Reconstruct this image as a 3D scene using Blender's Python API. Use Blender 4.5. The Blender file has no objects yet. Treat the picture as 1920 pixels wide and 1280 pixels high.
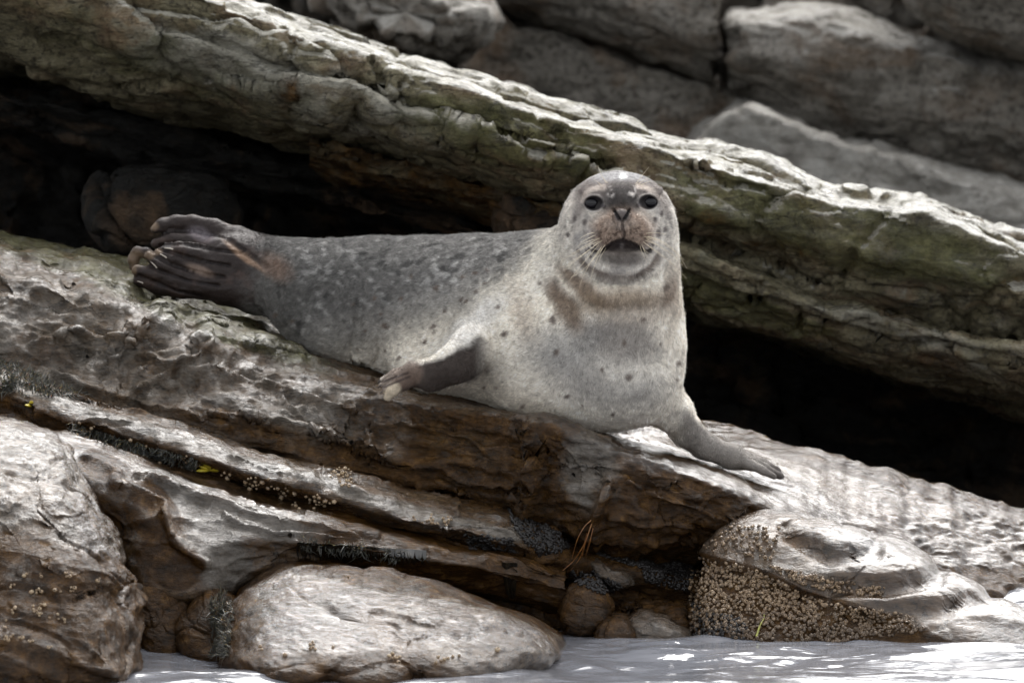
import bpy, math, random
import numpy as np
from mathutils import Vector
rng = np.random.default_rng(7)
R = math.radians
scene = bpy.context.scene
# ------------------------------------------------------------ camera
CAM = np.array([0.0, -12.0, 1.26])
PITCH = math.atan2(1.26, 12.0)
FD = math.hypot(1.26, 12.0)
cam_d = bpy.data.cameras.new('camera'); cam = bpy.data.objects.new('camera', cam_d)
scene.collection.objects.link(cam); scene.camera = cam
cam.location = CAM; cam.rotation_euler = (R(90) - PITCH, 0, 0)
cam_d.sensor_width = 36; cam_d.lens = 36 * FD / 1.92
cam_d.clip_start = 0.1; cam_d.clip_end = 2000
cam_d.dof.use_dof = True; cam_d.dof.focus_distance = FD - 0.28; cam_d.dof.aperture_fstop = 6.5
# ------------------------------------------------------------ world, sun
SUN_EL, SUN_AZ = 50, 12           # behind the rocks, slightly to the right
w = bpy.data.worlds.new('World'); scene.world = w; w.use_nodes = True
nt = w.node_tree; nt.nodes.clear()
sky = nt.nodes.new('ShaderNodeTexSky'); sky.sky_type = 'NISHITA'; sky.sun_disc = False
sky.sun_elevation = R(SUN_EL); sky.sun_rotation = R(SUN_AZ)
sky.dust_density = 4.0; sky.air_density = 1.2
hs = nt.nodes.new('ShaderNodeHueSaturation'); hs.inputs['Saturation'].default_value = 0.16
bg = nt.nodes.new('ShaderNodeBackground'); bg.inputs['Strength'].default_value = 0.15
wo = nt.nodes.new('ShaderNodeOutputWorld')
nt.links.new(sky.outputs[0], hs.inputs['Color']); nt.links.new(hs.outputs[0], bg.inputs[0]); nt.links.new(bg.outputs[0], wo.inputs[0])
sl = bpy.data.lights.new('sun', 'SUN'); sl.energy = .8; sl.angle = R(50); sl.color = (1, .98, .95)
so = bpy.data.objects.new('sun', sl); scene.collection.objects.link(so)
sd = Vector((math.sin(R(SUN_AZ)) * math.cos(R(SUN_EL)), math.cos(R(SUN_AZ)) * math.cos(R(SUN_EL)), math.sin(R(SUN_EL))))
so.rotation_euler = sd.to_track_quat('Z', 'Y').to_euler(); so.location = (0, 0, 5)
vs = scene.view_settings; vs.view_transform = 'Standard'; vs.look = 'None'; vs.exposure = 1.45; vs.gamma = 1
scene.cycles.use_denoising = True
scene.cycles.max_bounces = 6; scene.cycles.caustics_reflective = False; scene.cycles.caustics_refractive = False

# ------------------------------------------------------------ photo pixel at depth y -> world point, and back
ca, sa = math.cos(PITCH), math.sin(PITCH)
def P(px, py, y):
    px, py, y = np.broadcast_arrays(np.asarray(px, float), np.asarray(py, float), np.asarray(y, float))
    rx = (px - 960) / 1000; ru = (640 - py) / 1000
    ry = FD * ca + ru * sa; rz = -FD * sa + ru * ca
    t = (y + 12) / ry
    return np.stack([rx * t, y, CAM[2] + rz * t], -1)
def pix(p):
    q = np.asarray(p) - CAM
    f = q[..., 1] * ca - q[..., 2] * sa
    u = q[..., 1] * sa + q[..., 2] * ca
    return 960 + q[..., 0] / f * FD * 1000, 640 - u / f * FD * 1000

# ------------------------------------------------------------ noise (numpy)
_tab = rng.normal(size=(4096, 3)).astype(np.float32); _tab /= np.linalg.norm(_tab, axis=1, keepdims=True)
def _hash(ix, iy, iz, s=0):
    h = (ix.astype(np.int64) * 73856093) ^ (iy.astype(np.int64) * 19349663) ^ (iz.astype(np.int64) * 83492791) ^ (s * 2654435)
    h = (h ^ (h >> 13)) * 1274126177
    return ((h ^ (h >> 16)) & 4095).astype(np.int64)
def perlin(p, s=0):
    p = np.asarray(p, np.float32); i = np.floor(p); f = p - i; u = f * f * f * (f * (f * 6 - 15) + 10)
    ix, iy, iz = i[..., 0].astype(int), i[..., 1].astype(int), i[..., 2].astype(int)
    r = 0
    for a in (0, 1):
        for b in (0, 1):
            for c in (0, 1):
                g = _tab[_hash(ix + a, iy + b, iz + c, s)]
                d = g[..., 0] * (f[..., 0] - a) + g[..., 1] * (f[..., 1] - b) + g[..., 2] * (f[..., 2] - c)
                wgt = (u[..., 0] if a else 1 - u[..., 0]) * (u[..., 1] if b else 1 - u[..., 1]) * (u[..., 2] if c else 1 - u[..., 2])
                r = r + d * wgt
    return r * 1.5
def fbm(p, o=4, s=0, g=.5, ridge=False):
    r = 0; a = 1; p = np.asarray(p, np.float32)
    for k in range(o):
        n = perlin(p * 2 ** k + 17.3 * k, s + k)
        if ridge: n = 1 - 2 * np.abs(n)
        r = r + a * n; a *= g
    return r
def cells(p, s=0):
    """nearest feature point: distance F1, F2, per-cell tilted plane value (broken rock facets), cell random"""
    p = np.asarray(p, np.float32); i = np.floor(p).astype(int)
    f1 = np.full(p.shape[:-1], 9., np.float32); f2 = f1.copy(); val = np.zeros_like(f1); rnd = np.zeros_like(f1)
    for a in (-1, 0, 1):
        for b in (-1, 0, 1):
            for c in (-1, 0, 1):
                h = _hash(i[..., 0] + a, i[..., 1] + b, i[..., 2] + c, s)
                t = _tab[h]; t2 = _tab[(h * 31 + 7) & 4095]
                ce = i + np.array([a, b, c]) + .5 + .42 * t2
                q = p - ce; d = np.sqrt((q ** 2).sum(-1)); m = d < f1
                f2 = np.where(m, f1, np.minimum(f2, d)); f1 = np.where(m, d, f1)
                val = np.where(m, (q * t).sum(-1) + .5 * t2[..., 0], val); rnd = np.where(m, (t[..., 2] + 1) * .5, rnd)
    return f1, f2, val, rnd
def sm(x, a, b):
    t = np.clip((x - a) / (b - a), 0, 1); return t * t * (3 - 2 * t)

# ------------------------------------------------------------ object helpers
def tag(o, label=None, cat=None, group=None, kind=None):
    if label: o['label'] = label
    if cat: o['category'] = cat
    if group: o['group'] = group
    if kind: o['kind'] = kind
    return o
def empty(name, loc):
    o = bpy.data.objects.new(name, None); scene.collection.objects.link(o); o.location = loc; o.empty_display_size = .05
    return o
def mesh_from(name, v, quads, mat=None, parent=None, col=None, smooth=True, tris=None, attrs=None):
    me = bpy.data.meshes.new(name); v = np.asarray(v, np.float32).reshape(-1, 3)
    quads = np.zeros((0, 4), int) if quads is None else np.asarray(quads).reshape(-1, 4)
    tris = np.zeros((0, 3), int) if tris is None else np.asarray(tris).reshape(-1, 3)
    me.vertices.add(len(v)); me.vertices.foreach_set('co', v.ravel())
    li = np.concatenate([quads.ravel(), tris.ravel()]).astype(np.int32)
    me.loops.add(len(li)); me.loops.foreach_set('vertex_index', li)
    me.polygons.add(len(quads) + len(tris))
    st = np.concatenate([np.arange(len(quads)) * 4, len(quads) * 4 + np.arange(len(tris)) * 3]).astype(np.int32)
    me.polygons.foreach_set('loop_start', st)
    me.update(calc_edges=True)
    if smooth: me.shade_smooth()
    if col is not None: set_col(me, 'Col', col)
    for k, c in (attrs or {}).items(): set_col(me, k, c)
    o = bpy.data.objects.new(name, me); scene.collection.objects.link(o)
    if mat: me.materials.append(mat)
    if parent:
        o.parent = parent
        o.matrix_parent_inverse = parent.matrix_basis.inverted()
    return o
def set_col(me, name, c):
    c = np.asarray(c, np.float32)
    if c.shape[-1] == 3: c = np.concatenate([c, np.ones(c.shape[:-1] + (1,), np.float32)], -1)
    a = me.attributes.new(name, 'FLOAT_COLOR', 'POINT'); a.data.foreach_set('color', c.reshape(-1, 4).ravel())
def smooth_axis(a, sig, axis):
    if sig <= 0: return a
    n = int(max(1, math.ceil(sig * 3))); k = np.exp(-.5 * (np.arange(-n, n + 1) / sig) ** 2); k /= k.sum()
    pad = [(0, 0)] * a.ndim; pad[axis] = (n, n); b = np.pad(a, pad, mode='reflect', reflect_type='odd'); out = 0
    for j, kk in enumerate(k):
        sl_ = [slice(None)] * a.ndim; sl_[axis] = slice(j, j + a.shape[axis]); out = out + kk * b[tuple(sl_)]
    return out
def grid_normals(g):
    du = np.gradient(g, axis=0); dv = np.gradient(g, axis=1); n = np.cross(du, dv)
    return n / (np.linalg.norm(n, axis=-1, keepdims=True) + 1e-9)
DIP = R(16)
def bed(p):
    """bedding frame: u down the dip, v into the rock, w across the beds"""
    x, y, z = p[..., 0], p[..., 1], p[..., 2]
    return np.stack([x * math.cos(DIP) - z * math.sin(DIP), y, x * math.sin(DIP) + z * math.cos(DIP)], -1)
# ------------------------------------------------------------ materials
class NT:
    def __init__(s, name):
        s.m = bpy.data.materials.new(name); s.m.use_nodes = True; s.t = s.m.node_tree; s.t.nodes.clear()
        s.out = s.n('ShaderNodeOutputMaterial'); s.b = s.n('ShaderNodeBsdfPrincipled'); s.l(s.b.outputs[0], s.out.inputs[0])
    def n(s, typ, **kw):
        x = s.t.nodes.new(typ)
        for k, v in kw.items(): setattr(x, k, v)
        return x
    def l(s, a, b): s.t.links.new(a, b)
    def put(s, sock, v):
        if hasattr(v, 'node'): s.l(v, sock)
        else: sock.default_value = v
    def coords(s, rot=0, scale=(1, 1, 1), src=None):
        if src is None: src = s.n('ShaderNodeTexCoord').outputs['Object']
        mp = s.n('ShaderNodeMapping'); mp.inputs['Rotation'].default_value = (0, rot, 0); mp.inputs['Scale'].default_value = scale
        s.l(src, mp.inputs[0]); return mp.outputs[0]
    def noise(s, vec, scale, detail=4, rough=.55, dist=0, col=False):
        x = s.n('ShaderNodeTexNoise'); s.l(vec, x.inputs['Vector']); x.inputs['Scale'].default_value = scale
        x.inputs['Detail'].default_value = detail; x.inputs['Roughness'].default_value = rough; x.inputs['Distortion'].default_value = dist
        return x.outputs['Color' if col else 'Fac']
    def voro(s, vec, scale, feat='F1', out='Distance'):
        x = s.n('ShaderNodeTexVoronoi'); x.feature = feat; s.l(vec, x.inputs['Vector']); x.inputs['Scale'].default_value = scale
        return x.outputs[out]
    def math(s, op, a, b=0.0, c=0.0, clamp=False):
        x = s.n('ShaderNodeMath'); x.operation = op; x.use_clamp = clamp; s.put(x.inputs[0], a); s.put(x.inputs[1], b); s.put(x.inputs[2], c); return x.outputs[0]
    def ramp(s, fac, stops):
        x = s.n('ShaderNodeValToRGB'); s.l(fac, x.inputs[0]); e = x.color_ramp.elements
        while len(e) < len(stops): e.new(.5)
        for k, (p, c) in enumerate(stops):
            e[k].position = p; e[k].color = (c, c, c, 1) if not hasattr(c, '__len__') else tuple(c) + (1,)
        return x.outputs[0]
    def mix(s, f, a, b, mode='MIX'):
        x = s.n('ShaderNodeMix'); x.data_type = 'RGBA'; x.blend_type = mode
        s.put(x.inputs[0], f); s.put(x.inputs[6], a if hasattr(a, 'node') else tuple(a) + (1,)); s.put(x.inputs[7], b if hasattr(b, 'node') else tuple(b) + (1,)); return x.outputs[2]
    def attr(s, name):
        x = s.n('ShaderNodeAttribute'); x.attribute_name = name; return x
    def bump(s, h, strength, dist, nrm=None):
        x = s.n('ShaderNodeBump'); x.inputs['Strength'].default_value = strength; x.inputs['Distance'].default_value = dist
        s.l(h, x.inputs['Height']); 
        if nrm is not None: s.l(nrm, x.inputs['Normal'])
        return x.outputs[0]

def rock_mat(name, dark=(.03, .024, .018), mid=(.14, .12, .10), light=(.34, .31, .27), wet=.5, bumpk=1.0, strat=1.0, coat=.0, crack=1.0, pale=((.06, .049, .036), (.13, .109, .085), (.24, .213, .18))):
    """rock; vertex colour Col = (brown film, green algae, pale rock and painted sky sheen, wetness)"""
    t = NT(name); c = t.coords(); cb = t.coords(rot=DIP, scale=(1, 1, 1)); cs = t.coords(rot=DIP, scale=(1.7, 2.2, 5.5))
    n1 = t.noise(c, 3.2, 6, .6, .4); n2 = t.noise(cs, 4.2, 6, .6, .6); n3 = t.noise(c, 60, 4, .7); n4 = t.noise(c, 14, 6, .65, .8)
    base = t.math('ADD', t.math('MULTIPLY', n1, .42), t.math('MULTIPLY', n2, .33 * strat))
    base = t.math('ADD', base, t.math('MULTIPLY', n4, .25 + .33 * (1 - strat)))
    colr = t.ramp(base, [(.34, dark), (.5, mid), (.68, light)])
    colr = t.mix(t.math('MULTIPLY', n3, .6), colr, t.mix(.5, colr, (.9, .88, .84), 'MULTIPLY'), 'MIX')
    colr = t.mix(t.ramp(n3, [(.38, .7), (.5, 0)]), colr, (.015, .011, .007))
    # rusty / pinkish stain patches
    colr = t.mix(t.ramp(t.noise(c, 4.7, 5, .6, 1.0), [(.5, 0), (.7, .55)]), colr, (.22, .135, .075))
    a = t.attr('Col'); sp = t.n('ShaderNodeSeparateColor'); t.l(a.outputs['Color'], sp.inputs[0])
    br, gr, pa, we = sp.outputs[0], sp.outputs[1], sp.outputs[2], a.outputs['Alpha']
    nz = t.math('SUBTRACT', t.noise(c, 11, 6, .7, .5), .5)
    def m(x, k=1.3): return t.math('MULTIPLY_ADD', t.math('SUBTRACT', t.math('ADD', x, t.math('MULTIPLY', nz, k)), .5), 3.2, .5, clamp=True)
    colr = t.mix(m(pa), colr, t.ramp(n4, [(.32, pale[0]), (.5, pale[1]), (.72, pale[2])]))
    grc = t.ramp(t.noise(c, 22, 5, .7), [(.3, (.018, .02, .004)), (.52, (.065, .066, .018)), (.75, (.17, .165, .065))])
    colr = t.mix(t.math('MULTIPLY', m(gr), .68), colr, grc)
    brc = t.ramp(t.noise(cb, 30, 5, .7), [(.3, (.010, .005, .0012)), (.55, (.068, .032, .008)), (.78, (.20, .105, .03))])
    colr = t.mix(t.math('MULTIPLY', m(br), .9), colr, brc)
    # hairline cracks and bedding joints, fine grain
    k1 = t.ramp(t.math('ABSOLUTE', t.math('SUBTRACT', t.noise(t.coords(rot=DIP, scale=(1, 1.6, 5)), 2.6, 6, .6, .5), .5)), [(0, 1), (.006, 0)])
    k2 = t.ramp(t.math('ABSOLUTE', t.math('SUBTRACT', t.noise(c, 6.5, 6, .6, 1.2), .5)), [(0, 1), (.006, 0)])
    kk = t.math('MAXIMUM', t.math('MULTIPLY', k1, crack), t.math('MULTIPLY', k2, crack * .5))
    colr = t.mix(t.math('MULTIPLY', kk, .75), colr, (.012, .009, .007))
    n5 = t.noise(t.coords(rot=DIP, scale=(1, 1.5, 2.6)), 110, 5, .75)
    colr = t.mix(1.0, colr, t.ramp(n5, [(.3, .6), (.5, 1.0), (.72, 1.35)]), 'MULTIPLY')
    t.l(colr, t.b.inputs['Base Color'])
    # wetness: gloss broken by noise
    wn = t.math('ADD', we, t.math('MULTIPLY', t.math('SUBTRACT', t.noise(cs, 5, 6, .65), .5), 2.0))
    smo = t.math('SUBTRACT', we, .88, clamp=True); wn = t.math('ADD', wn, t.math('MULTIPLY', smo, 6))
    soak = t.math('MULTIPLY', smo, 6.0, clamp=True); colr = t.mix(soak, colr, t.mix(1.0, colr, (.32, .30, .30), 'MULTIPLY')); t.l(colr, t.b.inputs['Base Color'])
    rough = t.ramp(wn, [(.15, .75), (.5, .4), (.85, .16)])
    rough = t.math('ADD', rough, t.math('MULTIPLY', t.math('SUBTRACT', n3, .5), .25), clamp=True)
    t.l(rough, t.b.inputs['Roughness']); t.put(t.b.inputs['Specular IOR Level'], t.math('MULTIPLY_ADD', m(br), -.12, .24))
    t.put(t.b.inputs['Coat Weight'], t.math('MULTIPLY', t.ramp(wn, [(.35, 0), (.8, 1)]), t.math('MULTIPLY_ADD', m(br), -coat * .6, coat))); t.b.inputs['Coat Roughness'].default_value = .1
    h = t.math('ADD', t.math('MULTIPLY', t.noise(cs, 16, 8, .7, .6), 1.0), t.math('MULTIPLY', n3, .35))
    h = t.math('ADD', h, t.math('MULTIPLY', t.noise(c, 28, 6, .7, .5), .7))
    h = t.math('SUBTRACT', h, t.math('MULTIPLY', kk, .8)); h = t.math('ADD', h, t.math('MULTIPLY', n5, .3))
    h = t.math('ADD', h, t.math('MULTIPLY', t.noise(c, 95, 5, .75), .45))
    nb = t.bump(h, .9 * bumpk, .015)
    t.l(t.math('MULTIPLY_ADD', smo, -5.5, .9, clamp=True), nb.node.inputs['Strength']); t.l(nb, t.b.inputs['Normal'])
    if coat: 
        t.l(t.bump(t.noise(t.coords(rot=DIP, scale=(1, 1.6, 3)), 20, 6, .62, 1.0), .6, .014), t.b.inputs['Coat Normal'])
    return t.m
# ------------------------------------------------------------ rock building
def loft(name, st, mat, res=.004, rnd=.010, jit=6, amp=(.02, .012, .004), strata=.006, facet=.010, fsc=7.0, seed=0,
         paint=None, carve=None, ext=(300, 300), closed_ends=False, srange=None, wscale=26, pit=0.0, coarse=.012):
    """st: list of (px, [(py, depth), ...]) sections from the back over the top and down the front; one solid slab"""
    px0 = np.array([s[0] for s in st], float); K = len(st[0][1])
    py = np.array([[k[0] for k in s[1]] for s in st], float); yy = np.array([[k[1] for k in s[1]] for s in st], float)
    if not closed_ends:
        sl0 = .27
        px0 = np.concatenate([[px0[0] - ext[0]], px0, [px0[-1] + ext[1]]])
        py = np.concatenate([py[:1] - sl0 * ext[0], py, py[-1:] + sl0 * ext[1]]); yy = np.concatenate([yy[:1], yy, yy[-1:]])
    # sample positions along the slab: fine where it is seen
    lo, hi = px0[0], px0[-1]; step = res * 1000
    a = np.arange(max(lo, -40), min(hi, 1960), step)
    S = np.concatenate([np.arange(lo, max(lo, -40), 20.), a, np.arange(min(hi, 1960), hi, 20.), [hi]])
    S = np.unique(np.round(S, 3))
    kp = np.stack([np.interp(S, px0, py[:, k]) for k in range(K)], 1); ky = np.stack([np.interp(S, px0, yy[:, k]) for k in range(K)], 1)
    sg = 22 / step
    kp = smooth_axis(kp, sg, 0); ky = smooth_axis(ky, sg, 0)
    if jit:
        for k in range(1, K - 1):
            q = np.stack([S / 70, np.full_like(S, k * 5.3 + seed * 3.1), np.zeros_like(S)], 1)
            kp[:, k] += jit * fbm(q, 4, seed + k)[...]
            ky[:, k] += jit * .0012 * fbm(q + 31, 3, seed + k)
    pts = np.stack([P(S, kp[:, k], ky[:, k]) for k in range(K)], 1)
    segl = np.linalg.norm(np.diff(pts, axis=1), axis=-1); segm = np.quantile(segl, .8, axis=0)
    rows = []; T = []
    for k in range(K - 1):
        hidden = (k == 0 or k == K - 2)
        n = max(3, int(segm[k] / (coarse if hidden else res)))
        for j in range(n): T.append((k, j / n))
    T.append((K - 2, 1.0))
    g = np.stack([pts[:, k] * (1 - f) + pts[:, k + 1] * f for k, f in T], 1)
    g = smooth_axis(g, rnd / res, 1)
    if closed_ends:
        for e, d in ((0, 1), (-1, -1)):
            g[e] = g[e].mean(0)
    g = displace(g, amp, strata, facet, fsc, seed, wscale, pit, carve)
    ns, ntt = g.shape[:2]
    idx = np.arange(ns * ntt).reshape(ns, ntt)
    q = np.stack([idx[:-1, :-1], idx[1:, :-1], idx[1:, 1:], idx[:-1, 1:]], -1).reshape(-1, 4)
    # close back: join last and first row
    q2 = np.stack([idx[:-1, -1], idx[1:, -1], idx[1:, 0], idx[:-1, 0]], -1).reshape(-1, 4)
    q = np.concatenate([q, q2])[:, ::-1]
    v = g.reshape(-1, 3)
    n = grid_normals(g).reshape(-1, 3) * NSIGN
    X, Y = pix(v); col = paint(v, X, Y, n) if paint else np.zeros((len(v), 4))
    o = mesh_from(name, v, q, mat, col=col)
    return o
NSIGN = 1.0
CALM = None      # where running water has smoothed the rock
def displace(g, amp, strata, facet, fsc, seed, wscale, pit, carve):
    n = grid_normals(g) * NSIGN
    b = bed(g)
    off = amp[0] * fbm(b * [1.6, 2.5, 3.5] + seed, 3, seed)
    if facet:
        wq = b * np.array([fsc * .55, fsc * .8, fsc * 1.5]) + .25 * fbm(b * 6, 2, seed + 5)[..., None]
        f1, f2, val, rn = cells(wq, seed)
        off = off + facet * val - facet * .8 * (1 - sm(f2 - f1, 0, .09))
        f1, f2, val, rn = cells(wq * 2.7 + 4, seed + 3)
        off = off + facet * .4 * val
    cm = 1.0 if CALM is None else 1 - CALM(*pix(g))
    off = off * cm
    g = g + n * off[..., None]
    n = grid_normals(g) * NSIGN
    b = bed(g)
    off = amp[1] * fbm(b * [5, 8, 12] + seed, 4, seed + 9)
    face = np.clip(1 - np.abs(n @ np.array([math.sin(DIP), 0, math.cos(DIP)])), .15, 1)
    if strata:
        ww = b[..., 2] * wscale + .8 * fbm(b * [2.5, 4, 4], 3, seed + 20)
        lay = perlin(np.stack([b[..., 0] * 1.5, b[..., 1] * 1.5, ww], -1), seed + 30)
        lay2 = perlin(np.stack([b[..., 0] * 5, b[..., 1] * 4, ww * 2.7], -1), seed + 31)
        off = off + strata * (np.tanh(lay * 3) * .6 + np.tanh(lay2 * 2) * .3) * face
    if pit:
        f1, f2, val, rn = cells(b * [9, 14, 20] + .4 * fbm(b * 9, 2, seed + 4)[..., None], seed + 12)
        off = off - pit * (1 - sm(f1, .1, .55)) * (rn > .45)
    g = g + n * (off * cm)[..., None]
    n = grid_normals(g) * NSIGN
    off = cm * amp[2] * (fbm(bed(g) * [22, 30, 45], 4, seed + 40, g=.6) + .6 * fbm(bed(g) * [14, 24, 40], 3, seed + 44, ridge=True) - .4)
    if carve is not None:
        X, Y = pix(g); off = off - carve(X, Y, g)
    return g + n * off[..., None]

def line_d(X, Y, pts):
    """distance in photo units of the point to a polyline, and position along it"""
    d = np.full(X.shape, 1e9)
    for (x0, y0), (x1, y1) in zip(pts[:-1], pts[1:]):
        vx, vy = x1 - x0, y1 - y0; h = np.clip(((X - x0) * vx + (Y - y0) * vy) / (vx * vx + vy * vy), 0, 1)
        d = np.minimum(d, np.hypot(X - x0 - h * vx, Y - y0 - h * vy))
    return d
def blob(X, Y, cx, cy, rx, ry, ang=0, soft=.5):
    a = R(ang); dx, dy = X - cx, Y - cy
    u = (dx * math.cos(a) + dy * math.sin(a)) / rx; v = (-dx * math.sin(a) + dy * math.cos(a)) / ry
    d = np.hypot(u, v); return 1 - sm(d, 1 - soft, 1 + soft)
def below(X, Y, pts, soft=15):
    """1 where the point is lower in the photo than the polyline"""
    p = np.array(pts, float); return sm(Y - np.interp(X, p[:, 0], p[:, 1]), -soft, soft)
def paintf(fn):
    def f(v, X, Y, n):
        q = bed(v); j = 22 * fbm(q * [6, 8, 10], 4, 77); X2, Y2 = X + j, Y + j * .7
        c = np.zeros((len(v), 4)); fn(c, X2, Y2, n, v); return np.clip(c, 0, 1)
    return f
M_slab = rock_mat('seal_ledge_rock', dark=(.014, .007, .003), mid=(.085, .047, .018), light=(.20, .135, .072), coat=.65, crack=.5, strat=.7)
M_over = rock_mat('overhang_rock', dark=(.034, .028, .015), mid=(.145, .127, .075), light=(.34, .305, .205), pale=((.16, .15, .115), (.26, .245, .195), (.4, .385, .33)), coat=.35, crack=.8, strat=.7)
M_far = rock_mat('far_rock', dark=(.09, .08, .066), mid=(.24, .22, .19), light=(.4, .37, .33), pale=((.2, .185, .16), (.34, .32, .285), (.5, .48, .44)), coat=.1, crack=.4)
M_dark = rock_mat('cave_rock_painted_shade', dark=(.008, .008, .008), mid=(.02, .019, .018), light=(.045, .042, .038), coat=.0)  # near-black albedo paints the cave's shade into the wall
M_boul = rock_mat('boulder_rock', dark=(.018, .010, .005), mid=(.08, .048, .025), light=(.2, .145, .092), coat=.65, strat=.5, crack=.4)

# ---- ledge the seal lies on: back, crest, mid, brow, face, foot, under
def B(c, m, b, f, ft):
    return [(ft[0] - 60, 1.9), (c[0] + 90, c[1] + .7), c, m, b, f, ft, (ft[0] + 90, ft[1] + .25)]
SB = [(-50, B((415, .80), (468, .36), (510, .0), (600, -.07), (700, -.12))),
      (100, B((447, .78), (490, .36), (533, .0), (640, -.09), (745, -.17))),
      (250, B((492, .74), (532, .36), (588, -.02), (690, -.11), (790, -.2))),
      (400, B((532, .70), (580, .36), (640, -.04), (745, -.16), (832, -.22))),
      (560, B((572, .66), (625, .34), (694, -.07), (790, -.19), (870, -.22))),
      (740, B((620, .64), (675, .28), (742, -.16), (840, -.22), (905, -.24))),
      (900, B((662, .62), (715, .24), (772, -.27), (865, -.29), (930, -.26))),
      (1040, B((700, .62), (745, .2), (792, -.34), (890, -.37), (985, -.30))),
      (1160, B((738, .62), (785, .2), (842, -.38), (930, -.41), (1020, -.36))),
      (1330, B((788, .45), (842, .06), (900, -.34), (960, -.34), (1040, -.28))),
      (1500, B((833, .24), (900, .0), (968, -.22), (1010, -.24), (1090, -.2))),
      (1700, B((888, .26), (980, .08), (1070, -.09), (1130, -.12), (1210, -.2))),
      (1920, B((948, .34), (1035, .2), (1128, .04), (1190, -.05), (1270, -.1))),
      (2100, B((1000, .4), (1080, .2), (1160, .0), (1215, -.08), (1290, -.15)))]
def carve_B(X, Y, g):
    j = 10 * fbm(g * 12, 3, 5)
    d = line_d(X + j, Y, [(1000, 800), (1012, 860), (990, 930), (975, 1000)]); o = .03 * (1 - sm(d, 3, 22))
    d = line_d(X + j, Y, [(1140, 905), (1128, 960), (1120, 1010)]); o += .025 * (1 - sm(d, 2, 14))
    # hollow of the pool behind the left brow
    d = line_d(X, Y, [(300, 575), (380, 600), (460, 635), (560, 668)]); o += .012 * (1 - sm(d, 5, 22))
    # weathered joints along the beds
    jx = 16 * fbm(g * 8, 3, 15); jy = 14 * fbm(g * 10 + 3, 3, 16)
    for pts, k, wd in (([(445, 775), (530, 800), (600, 815), (680, 842)], .016, 9), ([(540, 738), (600, 752), (650, 772), (720, 792), (800, 805)], .012, 7), ([(680, 838), (750, 862), (850, 882), (960, 905)], .018, 9), ([(760, 800), (900, 832), (1000, 856)], .012, 8),
                       ([(780, 905), (900, 925), (980, 935)], .014, 9), ([(60, 640), (150, 620), (230, 650), (330, 690), (430, 712)], .014, 12), ([(180, 690), (260, 640), (300, 600)], .014, 10), ([(260, 730), (330, 690), (390, 640)], .012, 9), ([(100, 700), (220, 745), (340, 770), (430, 800)], .014, 9),
                       ([(1170, 900), (1300, 955), (1400, 985)], .014, 8), ([(1150, 960), (1260, 990), (1340, 1010)], .014, 8), ([(420, 700), (520, 730), (560, 790)], .010, 7), ([(1060, 830), (1090, 870), (1085, 930)], .008, 6), ([(640, 760), (690, 800), (700, 850)], .010, 7)):
        o = o + k * (1 - sm(line_d(X + jx, Y + jy, pts), 0, wd))
    o = o - .010 * fbm(np.stack([X / 60 + Y / 150, Y / 26 - X / 120, g[..., 1] * 2], -1), 3, 17, g=.55) * sm(Y - np.interp(X, [0, 560, 740, 1040, 1160, 1500], [540, 700, 745, 795, 850, 970]), -20, 20)
    # knobbly left brow: diagonal folds
    m = blob(X, Y, 260, 620, 300, 110, 20)
    q = np.stack([(X + Y * .9) / 75, (Y - X * .3) / 150, g[..., 1] * 3], -1)
    o -= m * .022 * fbm(q + .3 * fbm(g * 7, 2, 3)[..., None], 3, 66, g=.4)
    # flowing film of water over the right side
    m2 = sm(X, 1180, 1380)
    b = bed(g); q = np.stack([b[..., 0] * 11, b[..., 1] * 26, b[..., 2] * 0], -1)
    q = np.stack([q[..., 0] * .8 + q[..., 1] * .35, q[..., 1] * .8 - q[..., 0] * .5, q[..., 2] + 3], -1)
    wp = np.stack([fbm(g * 6, 3, 8), fbm(g * 6 + 11, 3, 9), fbm(g * 6 + 23, 3, 10)], -1)
    o -= m2 * (.0022 + .0022 * sm(fbm(g * 4, 2, 12), -.3, .4)) * fbm(q + 1.3 * wp, 4, 51, g=.55)
    return o
def paint_B(c, X, Y, n, v):
    top = sm(n[:, 2], .55, .85)
    brow = [(740, 742), (900, 775), (1040, 798), (1160, 860), (1330, 905), (1500, 970), (1700, 1060)]
    left = 1 - sm(X, 560, 800)
    c[:, 2] = .42 * left + .10
    c[:, 1] = .75 * left * blob(X, Y, 200, 480, 420, 60, 18) + .5 * blob(X, Y, 420, 620, 180, 30, 20) + .25 * blob(X, Y, 640, 700, 200, 40, 16)
    f = below(X, Y, brow, 12) * sm(X, 720, 800)
    c[:, 0] = f * 1.0
    c[:, 0] = np.maximum(c[:, 0], .65 * blob(X, Y, 1500, 850, 200, 22, 17) + .7 * blob(X, Y, 1750, 905, 260, 22, 17))
    c[:, 0] *= 1 - .9 * blob(X, Y, 1105, 880, 52, 85, 8)
    c[:, 2] = np.maximum(c[:, 2], .7 * blob(X, Y, 1105, 880, 45, 80, 8))
    c[:, 0] = np.maximum(c[:, 0], .6 * blob(X, Y, 600, 850, 400, 35, 16))
    c[:, 1] = np.maximum(c[:, 1], .55 * blob(X, Y, 860, 840, 110, 50, 20))
    c[:, 3] = .62 + .3 * sm(X, 700, 1100) + .5 * sm(X, 1150, 1300) * (1 - f); c[:, 2] *= 1 - .9 * sm(X, 1150, 1300); c[:, 0] = np.maximum(c[:, 0], .42 * sm(X, 1150, 1300))
def calm_B(X, Y): return .82 * sm(X, 1150, 1300) * (1 - sm(Y - np.interp(X, [1160, 1330, 1500, 1700, 1920], [850, 905, 980, 1150, 1260]), 0, 40))
CALM = calm_B
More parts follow.
